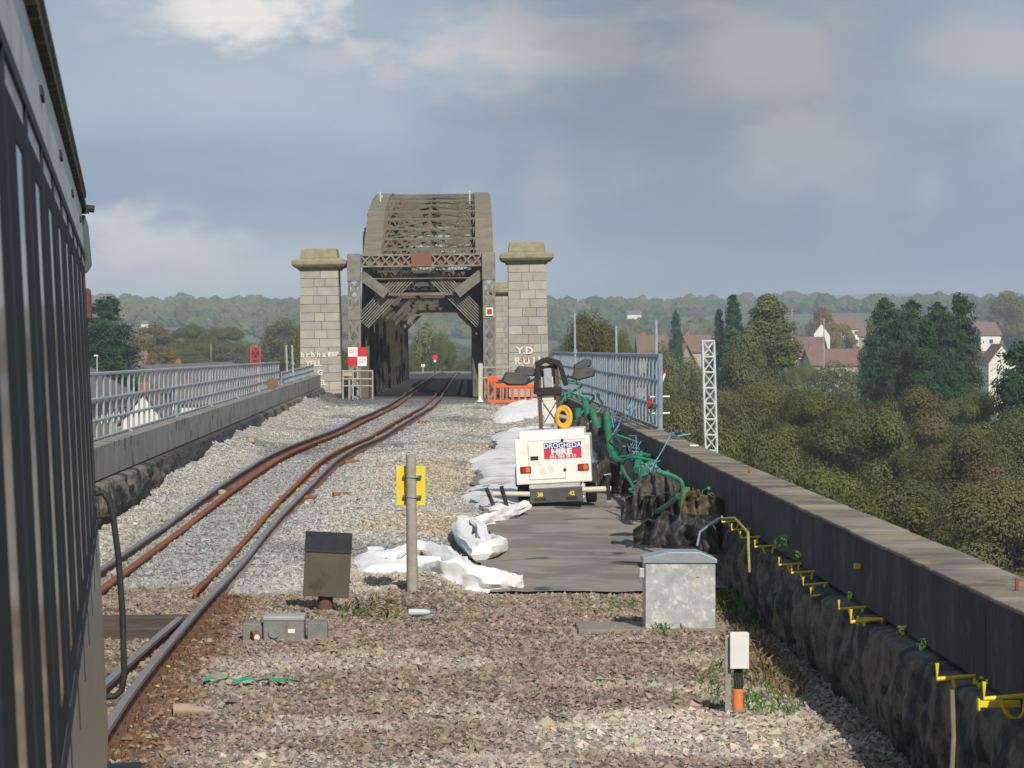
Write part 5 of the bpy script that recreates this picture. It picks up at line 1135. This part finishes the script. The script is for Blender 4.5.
def tree_proto(name, label, cat, shape, m, W_, H_, nl, per, leaf, seed, trunk=1.6, loc=(0, 0, 0), group=None):
    t = thing(name, label, cat, loc, group=group)
    if shape in ('cone', 'cypress'):
        trunk = .4; V, Fq, C = needles(W_, H_, 42000, leaf*1.15, seed, .8 if shape == 'cone' else .5, .38 if shape == 'cone' else .3); V[:, 2] += trunk; link('crown', fast_mesh('crown', V, Fq, C), m, t)
    else:
        c, r, v = lobes(shape, W_, H_, nl, seed); c[:, 2] += trunk
        link('crown', fast_mesh('crown', *leaves(c, r, per, leaf, seed, v, .28 if shape == 'broad' else .1)), m, t)
    b = MB(); top = trunk+H_*(.55 if shape == 'broad' else .8); k = W_*.035+.05
    b.tube([(0, 0, -1), (.05, 0, top*.3), (.1, .1, top*.65), (0, 0, top)], [k*1.25, k, k*.65, k*.15], 8)
    rr = random.Random(seed)
    for i in range(7):
        a = rr.uniform(0, 6.28); z = trunk*.8+rr.uniform(0, .45)*H_; q = rr.uniform(.4, .8)*W_*.4; b.tube([(0.05, 0, z), (math.cos(a)*q*.5, math.sin(a)*q*.5, z+q*.45), (math.cos(a)*q, math.sin(a)*q, z+q*.8)], [k*.5, k*.32, k*.1], 6)
    b.build('trunk', M_bark, t, smooth=True)
    t['pw'] = W_; t['ph'] = H_+trunk; return t
protos = {}
def tree(kind, px, py_top, D, wpx, label, cat='tree', group='trees beyond the viaduct', zbase=None, rot=None):
    """top of the crown at (px, py_top) as seen, width in px"""
    s = D/F; x = X(px, D); zb = float(terrain_z(x, D)) if zbase is None else zbase; ht = Z(py_top, D)-zb; wd_ = wpx*s
    spec = {'broad': ('broad', M_fg, 9, 8, 46, 1700, .07), 'broad2': ('broad', M_fg, 9, 8, 54, 1500, .07), 'autumn': ('broad', M_fb, 9, 8, 46, 1700, .07), 'autumn2': ('broad', M_fb, 9, 8, 50, 1600, .07),
            'light': ('birch', M_fl, 6, 12, 110, 260, .10), 'fir': ('cone', M_fd, 6, 11, 110, 220, .11), 'cypress': ('cypress', M_fd, 7, 11, 170, 260, .11), 'yellow': ('broad', M_fy, 8, 8, 70, 200, .15), 'green': ('broad', M_fl, 8, 8, 70, 200, .15), 'birch2': ('broad', M_fl, 8, 10, 80, 300, .12)}[kind]
    if kind not in protos:
        sh, m, W_, H_, nl, per, lf = spec; protos[kind] = tree_proto({'cone': 'conifer_tree', 'cypress': 'conifer_tree'}.get(sh, 'broadleaf_tree'), label, cat, sh, m, W_, H_, nl, per, lf, len(protos)*7+3, group=group)
        t = protos[kind]; t.location = (x, D, zb); t.scale = (wd_/W_, wd_/W_, ht/t['ph'])
    else:
        p = protos[kind]; t = dup(p, (x, D, zb), rz=(px*1.7) % 6.28, label=label, scale=(wd_/p['pw'], wd_/p['pw'], ht/p['ph']), group=group)
    t['category'] = cat; return t
# the belt of trees right of the viaduct, front to back
belt = [('autumn', 1010, 470, 118, 175, 'large russet tree in the bottom right corner above the wall'), ('broad', 905, 472, 122, 165, 'olive green tree just above the wall cap, left of the russet corner tree'),
 ('broad2', 800, 445, 130, 150, 'olive tree directly above the middle of the wall cap'), ('autumn2', 955, 425, 150, 130, 'brownish tree in the second row near the right edge'),
 ('broad', 860, 400, 155, 140, 'broad olive brown tree in the middle of the belt'), ('broad2', 745, 400, 150, 120, 'olive tree just right of the white lattice mast'), ('autumn', 690, 392, 165, 100, 'yellow brown tree directly behind the white lattice mast'),
 ('broad2', 1020, 400, 165, 120, 'green brown tree at the right edge under the dark conifer'), ('autumn2', 905, 382, 185, 120, 'russet crowned tree below the large dark conifers'), ('broad', 815, 385, 190, 110, 'bushy olive tree below the red brown roofs'),
 ('broad2', 655, 372, 190, 84, 'yellowish bushy tree just right of the railing end post'), ('autumn', 768, 376, 200, 90, 'brown green tree below the tall pale birch'), ('broad', 975, 386, 205, 80, 'olive tree below the white gabled house'), ('autumn2', 715, 375, 215, 80, 'low brown tree between the mast top and the conifer pair'),
 ('broad', 700, 452, 128, 130, 'olive crown seen behind the foot of the lattice mast'), ('broad2', 960, 545, 100, 150, 'low olive crown peeping over the wall cap at right'), ('autumn', 850, 500, 112, 120, 'dark green brown crown touching the wall cap edge')]
for k, px, py, D, wd_, lab in belt: tree(k, px, py, D, wd_*1.3, lab)
far_trees = [('fir', 733, 301, 350, 58, 'dark fir with a pointed top, taller of a pair left of the birch'), ('fir', 719, 315, 352, 40, 'dark fir, shorter of a pair left of the birch'),
 ('light', 768, 290, 250, 105, 'tall pale olive birch rising highest above the right hand belt'), ('birch2', 748, 330, 245, 70, 'brownish birch leaning against the tall pale birch'),
 ('cypress', 886, 304, 262, 74, 'leftmost big dark green conifer of the block of four'), ('cypress', 912, 306, 258, 76, 'second big dark green conifer of the block of four'), ('cypress', 938, 308, 264, 72, 'third big dark green conifer of the block of four'), ('cypress', 961, 299, 260, 62, 'rightmost dark conifer of the block, with the highest tip'),
 ('cypress', 1018, 348, 200, 90, 'dark green conifer cut off by the right edge of the view'), ('green', 884, 301, 330, 56, 'pale green rounded tree behind the left of the conifer block'), ('birch2', 1010, 289, 900, 56, 'tall brownish tree standing behind the white gabled house'),
 ('green', 872, 332, 420, 36, 'green tree beside the long red brown roof'), ('yellow', 822, 306, 760, 46, 'golden yellow tree above the small white gable'), ('yellow', 843, 322, 750, 34, 'orange yellow tree right of the small white gable'), ('broad', 786, 336, 400, 28, 'dark bushy tree between the birch and the small gable'),
 ('autumn', 590, 303, 225, 96, 'large brown green tree behind the right railing next to the pillar'), ('broad', 622, 322, 230, 40, 'green shoulder tree right of the large brown tree'), ('yellow', 628, 347, 215, 34, 'bright yellow green bush behind the scaffold poles'), ('cypress', 676, 315, 450, 26, 'small dark rounded conifer above the pink roofs'),
 ('green', 690, 354, 330, 44, 'green tree left of the fir pair'), ('green', 660, 340, 300, 40, 'pale green tree behind the white topped pole'), ('green', 975, 384, 470, 40, 'dark shrubby tree left of the white gabled house'),
 ('cypress', 106, 302, 290, 96, 'big dark conifer rising beside the train on the left'), ('cypress', 80, 318, 292, 56, 'dark conifer half hidden behind the train end'),
 ('yellow', 163, 344, 430, 44, 'yellowish tree behind the slate roofs on the left'), ('autumn', 303, 320, 235, 64, 'orange brown tree behind the left stone pillar'), ('autumn', 338, 338, 240, 40, 'brown tree showing between the left pillar and the bridge post'),
 ('green', 205, 352, 600, 30, 'low tree beyond the slate roofs, right of the yellowish one'),
 ('green', 424, 322, 420, 56, 'green tree seen through the bridge opening at the left'), ('broad', 441, 328, 400, 40, 'dark green tree seen through the bridge, tallest there'), ('autumn', 412, 350, 390, 34, 'brown bush low in the bridge opening at the left'), ('autumn2', 470, 352, 440, 60, 'brown thicket at the end of the tracks in the bridge opening')]
far_trees += [('green', 835, 359, 420, 70, 'pale green tree hiding the walls below the long red brown roof'), ('broad', 803, 358, 430, 44, 'dark olive tree hiding the wall left of the long red brown roof'), ('green', 664, 349, 400, 74, 'olive tree below the pinkish roofs at the railing end'), ('broad', 712, 352, 430, 36, 'dark olive tree below the pink roof beside the fir pair'),
 ('cypress', 899, 316, 240, 50, 'shorter dark conifer filling the gap at the left of the block'), ('cypress', 950, 318, 242, 50, 'shorter dark conifer filling the gap at the right of the block'), ('cypress', 925, 322, 236, 56, 'shorter dark conifer in front of the middle of the block')]
for k, px, py, D, wd_, lab in far_trees: tree(k, px, py, D, wd_, lab)

# mid distance hedges and trees on the slopes (individual trees, small in view)
r_ = random.Random(77); cnt = 0
for i in range(230):
    D = r_.uniform(480, 1000); px = r_.choice([r_.uniform(-40, 350), r_.uniform(560, 1080), r_.uniform(560, 1080), r_.uniform(400, 480)]); x = X(px, D); hgt = r_.uniform(5, 10)
    zt_ = float(terrain_z(x, D)); pyt = VY-(zt_+hgt-EYE)/D*F
    if (685 < px < 735 or 790 < px < 872 or 955 < px < 1030 or 630 < px < 680) and D < 700: continue
    k = r_.choice(['green', 'broad', 'autumn2', 'yellow' if r_.random() < .3 else 'broad', 'birch2', 'green'])
    t = tree(k, px, pyt, D, r_.uniform(7, 12)/D*F, 'small rounded tree among the houses and fields on the slope', group='small trees scattered on the slopes')

# far woods: one mass
r = np.random.default_rng(12); n = 8000
yw = np.sqrt(r.uniform(950**2, 2700**2, n)); xw = r.uniform(-.24, .28, n)*yw
dens = fbm(xw, yw*.6, 1/150., 8, 3)
ok = (dens > .49+.03*(yw < 1500)) | (yw > 2300); xw = xw[ok]; yw = yw[ok]; n = len(xw)
rad = 2.6+4.2*r.random(n)**1.6; zw = terrain_z(xw, yw)+rad*.75
per = 40; cvw = np.clip(r.normal(.0, .16, n)+fbm(xw, yw*.6, 1/90., 5, 3)*1.6-.3, 0, 1); cw = np.stack([xw, yw, zw], -1)
V, Fq, C = leaves(cw, rad, per, .95, 5, cvw)
va, ua = np.meshgrid(np.linspace(.02, np.pi*.8, 8), np.linspace(0, 2*np.pi, 11, endpoint=False), indexing='ij'); tb = np.stack([np.sin(va)*np.cos(ua), np.sin(va)*np.sin(ua), np.cos(va)], -1).reshape(-1, 3)
ix = np.arange(88).reshape(8, 11); tf = np.stack([ix[:-1], ix[1:], np.roll(ix, -1, 1)[1:], np.roll(ix, -1, 1)[:-1]], -1).reshape(-1, 4)
V2 = (cw[:, None]+tb[None]*rad[:, None, None]*r.uniform(.72, 1.08, (n, 88, 1))*np.array([1, 1, .95])).reshape(-1, 3); F2 = (tf[None]+88*np.arange(n)[:, None, None]).reshape(-1, 4)+len(V)
C2 = np.repeat(np.clip(cvw[:, None]+r.normal(0, .1, (n, 88)), 0, 1).reshape(-1, 1), 3, 1); V = np.concatenate([V, V2]); Fq = np.concatenate([Fq, F2]); C = np.concatenate([C, C2])
o = link('distant_woodland', fast_mesh('distant_woodland', V, Fq, C), foliage_mat('foliage_far', (.04, .065, .022), (.08, .10, .035), (.15, .12, .045))); tag(o, 'hazy mass of mixed autumn woodland covering the far hills', 'woodland', kind='stuff')

# ---------------- weeds ----------------
def weeds(name, x0, x1, y0, y1, n, h, m, label, cat, seed, spread=.5):
    r = np.random.default_rng(seed); ar = r.uniform(0, 6.28, n); rr_ = np.sqrt(r.uniform(0, 1, n)); x = (x0+x1)/2+np.cos(ar)*rr_*(x1-x0)/2; y = (y0+y1)/2+np.sin(ar)*rr_*(y1-y0)/2; z = deck_z(x, y); hh = h*r.uniform(.3, 1, n); dx = r.normal(0, spread, n)*hh; dy = r.normal(0, spread, n)*hh; w_ = h*.07*r.uniform(.6, 1.4, n)
    a = r.uniform(0, np.pi, n); wx = np.cos(a)*w_; wy = np.sin(a)*w_
    b0 = np.stack([x-wx*.5, y-wy*.5, z], -1); b1 = np.stack([x+wx*.5, y+wy*.5, z], -1); m0 = np.stack([x+dx*.4+wx, y+dy*.4+wy, z+hh*.6], -1); m1 = np.stack([x+dx*.4-wx, y+dy*.4-wy, z+hh*.6], -1); tp = np.stack([x+dx*1.1, y+dy*1.1, z+hh*.85], -1)
    V = np.stack([b0, b1, m0, m1, tp], 1).reshape(-1, 3); i = np.arange(n)[:, None]*5; Ft = np.concatenate([i+np.array([0, 1, 2]), i+np.array([0, 2, 3]), i+np.array([3, 2, 4])])
    c = np.repeat(np.clip(r.normal(.5, .25, n), 0, 1), 5)[:, None]*np.ones(3); o = link(name, fast_mesh(name, V, Ft, c), m); return tag(o, label, cat, kind='stuff')
M_weed = foliage_mat('weed_green', (.05, .10, .02), (.09, .17, .03), (.17, .22, .06)); M_dry = foliage_mat('weed_dry', (.14, .10, .05), (.24, .18, .09), (.34, .27, .14))
def wz(px0, px1, py0, py1, n, h, m, label, seed, spread=.5, cat='weeds'):
    g0, g1 = G(px0, py1), G(px1, py0); D = (g0.y+g1.y)/2; weeds('weeds', X(px0, D), X(px1, D), g0.y, g1.y, n, h, m, label, cat, seed, spread)
wz(716, 770, 596, 628, 600, .16, M_weed, 'bright green weeds growing between the cabinet and the dark wall', 1)
wz(700, 800, 668, 716, 500, .10, M_weed, 'low green weeds around the stake of the white junction box', 2)
wz(735, 790, 636, 700, 500, .15, M_dry, 'dry straw coloured stalks behind the white junction box', 3)
wz(575, 640, 598, 612, 500, .05, M_weed, 'thin mossy growth at the near edge of the membrane left of the cabinet', 4)
wz(655, 668, 628, 640, 60, .12, M_weed, 'single green weed tuft growing at the foot of the cabinet', 5, .8)
wz(716, 790, 600, 640, 300, .12, M_dry, 'brown dead leaves and stalks beside the cabinet', 6, .9)
wz(335, 400, 604, 622, 90, .15, M_weed, 'cut green stems lying on the stones beside the signal box', 7, 1.6)
wz(335, 440, 605, 622, 60, .15, M_dry, 'dry cut stems lying below the sign post', 8, 1.8)
# plants on the ledge of the right wall
for i, (px, py, sz, lab) in enumerate([(782, 553, .13, 'yellow green plant sprouting from the wall ledge beside a looped bracket'), (797, 560, .07, 'tiny plant right of the taller ledge plant'), (902, 636, .06, 'small green sprout on the ledge right of the thick stub'), (922, 650, .06, 'pair of small sprouts with one red leaf on the ledge'), (983, 690, .06, 'green sprout behind the second nearest bracket'), (850, 600, .05, 'tiny rounded sprout on the ledge above a bracket')]):
    lat = XR-.16; D = F*lat/(px-VX); r = np.random.default_rng(i); n = 60; V, Fq, C = leaves(np.array([[0, 0, sz*.6]]), np.array([sz*.6]), n, .016, i, np.array([.5]))
    o = link('ledge_plant', fast_mesh('ledge_plant', V, Fq, C), M_weed); o.location = (lat, D, Z(py, D)); tag(o, lab, 'plant')

# ---------------- houses ----------------
M_slate = mat('roof_slate', (.17, .155, .135), (.12, .11, .10), .8, .85, bump=.4, bscale=4)
M_tile = mat('roof_red_tile', (.21, .12, .095), (.15, .095, .08), .9, .85, bump=.4, bscale=4)
M_wallw = mat('render_white', (.74, .72, .66), (.66, .64, .58), .5, .8); M_wallc = mat('render_cream', (.42, .37, .29), (.36, .32, .25), .5, .8)
M_brick = mat('chimney_brick', (.33, .13, .07), (.26, .11, .06), 2, .9); M_win = mat('house_glass', (.05, .06, .07), (.08, .09, .10), 1, .15)
def house(label, loc, rot, W_, Dp, H_, roof_h, wall, roof, chim=1, wins=2, group=None, gable_win=True, dep=0, cat='house'):
    """ridge along local x; W_ length along x, Dp depth"""
    t = thing('house', label, cat, loc, (0, 0, rot), group)
    b = MB(); b.prism([(-Dp/2, -4 if H_ > 3 else -.5), (Dp/2, -4 if H_ > 3 else -.5), (Dp/2, H_), (0, H_+roof_h), (-Dp/2, H_)], 0, -W_/2, W_/2); b.build('wall', wall, t)
    b = MB(); k = .35; sl = roof_h/(Dp/2)
    for s in (-1, 1):
        vs = []
        for x in (-W_/2-k, W_/2+k):
            vs += [(x, s*(Dp/2+k), H_-k*sl+.04), (x, 0, H_+roof_h+.04), (x, 0, H_+roof_h+.24), (x, s*(Dp/2+k), H_-k*sl+.24)]
        b.add(vs, [(0, 1, 2, 3), (7, 6, 5, 4), (0, 4, 5, 1), (3, 2, 6, 7), (0, 3, 7, 4), (1, 5, 6, 2)])
    ro = b.build('roof', roof, t)
    for i in range(chim):
        x = (-W_/2+.8) if i == 0 else (W_/2-.8); c = MB(); c.bb(x-.4, x+.4, -.3, .3, H_+roof_h-.8, H_+roof_h+.7); c.build('chimney', M_brick, ro)
        for dx in (-.22, .22): c = MB(); c.tube([(x+dx, 0, H_+roof_h+.7), (x+dx, 0, H_+roof_h+1.0)], .12, 8); c.build('chimney_pot', M_tile, ro)
    for i in range(wins if H_ > 3 else 0):
        x = -W_/2+W_*(i+.5)/wins
        for z in ((H_*.28, H_*.76) if H_ > 4 else (H_*.5,)):
            f = MB(); f.bb(x-.65, x+.65, -Dp/2-.06, -Dp/2+.0, z-.6, z+.6); fo = f.build('window', M_white, t); g_ = MB(); g_.bb(x-.55, x+.55, -Dp/2-.075, -Dp/2-.06, z-.5, z+.5); g_.build('pane', M_win, fo)
    if wins and H_ > 3: c = MB(); c.bb(W_/2-1.6, W_/2-.7, -Dp/2-.06, -Dp/2, -2.2, .1); c.build('door', mat('door_blue', (.05, .2, .3)), t)
    return t
# terrace on the left: ridge parallel to the viaduct, front facing it
kinds = ['white', 'cream', 'white', 'white', 'cream', 'white', 'white', 'cream', 'white', 'white', 'white']
base = {}
for i in range(11):
    y = 236+i*21.0; k = kinds[i]; loc = (-34.0+(i % 3)*.0, y, -6.6); lab = ('white rendered' if k == 'white' else 'cream')+' terrace house in the slate roofed row, '+['nearest the train', 'second', 'third', 'fourth', 'fifth', 'sixth', 'seventh', 'eighth', 'ninth', 'tenth', 'farthest'][i]+(' in the row' if 0 < i < 10 else '')
    if k not in base: base[k] = house(lab, loc, R(90), 20.6, 8, 5.2, 2.4, M_wallw if k == 'white' else M_wallc, M_slate, 1 if k == 'cream' else 0, 5, 'terrace houses left of the viaduct')
    else: dup(base[k], loc, label=lab)
hs = [('white gabled house with a dark verge between the conifers at right', 997, 345, 600, 27, 12, M_wallw, M_tile, R(90), 6.5, 3.4),
 ('red roofed house just behind and left of the white gabled one', 976, 352, 660, 40, 9, M_wallc, M_tile, 0, 5, 3),
 ('red roofed house with white trim high at right behind the conifers', 984, 323, 820, 22, 8, M_wallw, M_tile, .3, 3.4, 3),
 ('small white gabled house among the yellow trees', 820, 323, 640, 16, 7, M_wallw, M_tile, R(90), 4.6, 2.2),
 ('long red brown roof below the small white gable', 838, 350, 560, 64, 9, M_wallc, M_tile, .1, 5, 2.6),
 ('pink roofed house in front of the small white gable', 806, 338, 600, 34, 9, M_wallc, M_tile, -.3, 5, 3.2),
 ('pinkish roofed house left of the fir pair', 697, 336, 620, 30, 9, M_wallc, M_tile, .3, 5, 3),
 ('pinkish roof with a brick chimney above the right railing', 652, 337, 520, 28, 9, M_wallc, M_tile, .0, 5, 3),
 ('low roofed house beside the pinkish roof with the brick chimney', 674, 345, 540, 24, 9, M_wallc, M_tile, -.4, 5, 3),
 ('red brown house roof above the golden tree', 845, 318, 900, 26, 9, M_wallw, M_tile, .2, 5, 3),
 ('white fronted house with two chimneys alone on the far hill', 634, 311, 1500, 14, 8, M_wallw, M_slate, 0, 2.2, 1.5),
 ('red roofed house half hidden right of the golden tree', 872, 325, 860, 24, 9, M_wallc, M_tile, -.2, 5, 3),
 ('far white house on the slope beyond the left railing', 144, 321, 1500, 7, 8, M_wallw, M_slate, .2, 1.6, 1.2),
 ('tiny white house below the far left hill crest', 226, 320, 1700, 6, 8, M_wallw, M_slate, .3, 1.6, 1.2),
 ('pale low house by the yellowish tree on the left', 188, 352, 560, 22, 9, M_wallw, M_tile, .2, 4, 2),
 ('red brick toned house behind the left terrace roofs', 130, 352, 520, 30, 9, M_wallc, M_tile, .4, 4, 2.4),
 ('white gable fronted house seen through the nearest bars of the left railing', 150, 392, 210, 44, 7, M_wallw, M_slate, R(90), 4.5, 1.8),
 ('white rendered house seen through the middle bars of the left railing', 208, 388, 260, 60, 7, M_wallw, M_slate, .15, 4.5, 1.2),
 ('low cream building behind the bars of the right railing', 622, 378, 300, 44, 8, M_wallc, M_slate, 0, 2.5, .6)]
for lab, px, pyt, D, wpx, Dp, wall, roof, rot, H_, rh in hs:
    s = D/F; x = X(px, D); zt2 = Z(pyt, D); W_ = wpx*s
    if abs(rot-R(90)) < .01: W_, Dp = Dp, W_
    house(lab, (x, D, zt2-H_-rh), rot, W_, Dp, H_, rh, wall, roof, 1 if H_ > 3 else 0, max(1, int(W_/3.5)))
# long pale shed roofs on the left hill, utility poles
D = 1600; b = MB(); b.prism([(-6, 0), (6, 0), (6, 4), (0, 7), (-6, 4)], 0, -17, 17); o = b.build('long_shed', mat('shed_grey', (.62, .63, .66), (.5, .52, .56), .2, .5)); o.location = P(200, 322, D)-Vector((0, 0, 5)); o.rotation_euler.z = -.25; tag(o, 'long pale grey shed on the far wooded hill at the left', 'shed')
for px, py, D, lab in ((155, 322, 420, 'tall dark utility pole behind the yellowish tree on the left'), (211, 344, 520, 'pale utility pole left of the red mast'), (248, 342, 520, 'dark utility pole beside the red mast'), (792, 308, 420, 'pale utility pole right of the tall birch'), (824, 318, 430, 'pale utility pole above the long red brown roof'), (423, 364, 340, 'thin white marker post seen in the bridge opening')):
    p = P(px, py, D); b = MB(); zb_ = float(terrain_z(p.x, D)); b.tube([(0, 0, zb_-p.z), (0, 0, 0)], .07, 6); t = thing('utility_pole', lab, 'pole', p); b.build('pole_shaft', M_tub if 'pale' in lab or 'white' in lab else M_wood, t); c = MB(); c.bb(-.6, .6, -.05, .05, -.5, -.38) if D > 345 else c.bb(-.2, .2, -.05, .05, -.3, 0); c.build('crossarm', M_wood if D > 345 else M_white, t)
p = P(97, 356, 230); t = thing('street_lamp', 'small pale street lamp in front of the dark conifer on the left', 'street lamp', (p.x, p.y, -8)); b = MB(); b.tube([(0, 0, 0), (0, 0, p.z+8)], .06, 6); b.build('lamp_post', M_tub, t); c = MB(); c.bb(-.22, .08, -.06, .06, p.z+7.98, p.z+8.08); c.build('lamp_head', M_white, t)
# shrubs below the left railing
for i, (px, py, D, w_) in enumerate([(110, 425, 120, 60), (150, 432, 135, 60), (205, 412, 150, 60), (235, 400, 170, 50)]):
    tree(['yellow', 'autumn', 'broad', 'green'][i], px, py, D, w_, ['yellowish bush seen through the nearest bars of the left railing', 'red brown bush seen through the left railing', 'green bush behind the middle of the left railing', 'green bush behind the far part of the left railing'][i], cat='bush', group='bushes behind the left railing')

# ---------------- haze ----------------
b = MB(); b.bb(-3200, 3200, -100, 5300, -32, 96); hz = b.build('haze', None); m = bpy.data.materials.new('haze_air'); m.use_nodes = True; nt = m.node_tree; nt.nodes.clear(); oo = nt.nodes.new('ShaderNodeOutputMaterial'); pv = nt.nodes.new('ShaderNodeVolumePrincipled'); pv.inputs['Color'].default_value = (.78, .89, 1, 1); pv.inputs['Density'].default_value = .0003; pv.inputs['Anisotropy'].default_value = 0; nt.links.new(pv.outputs[0], oo.inputs['Volume']); hz.data.materials.append(m); tag(hz, kind='stuff')
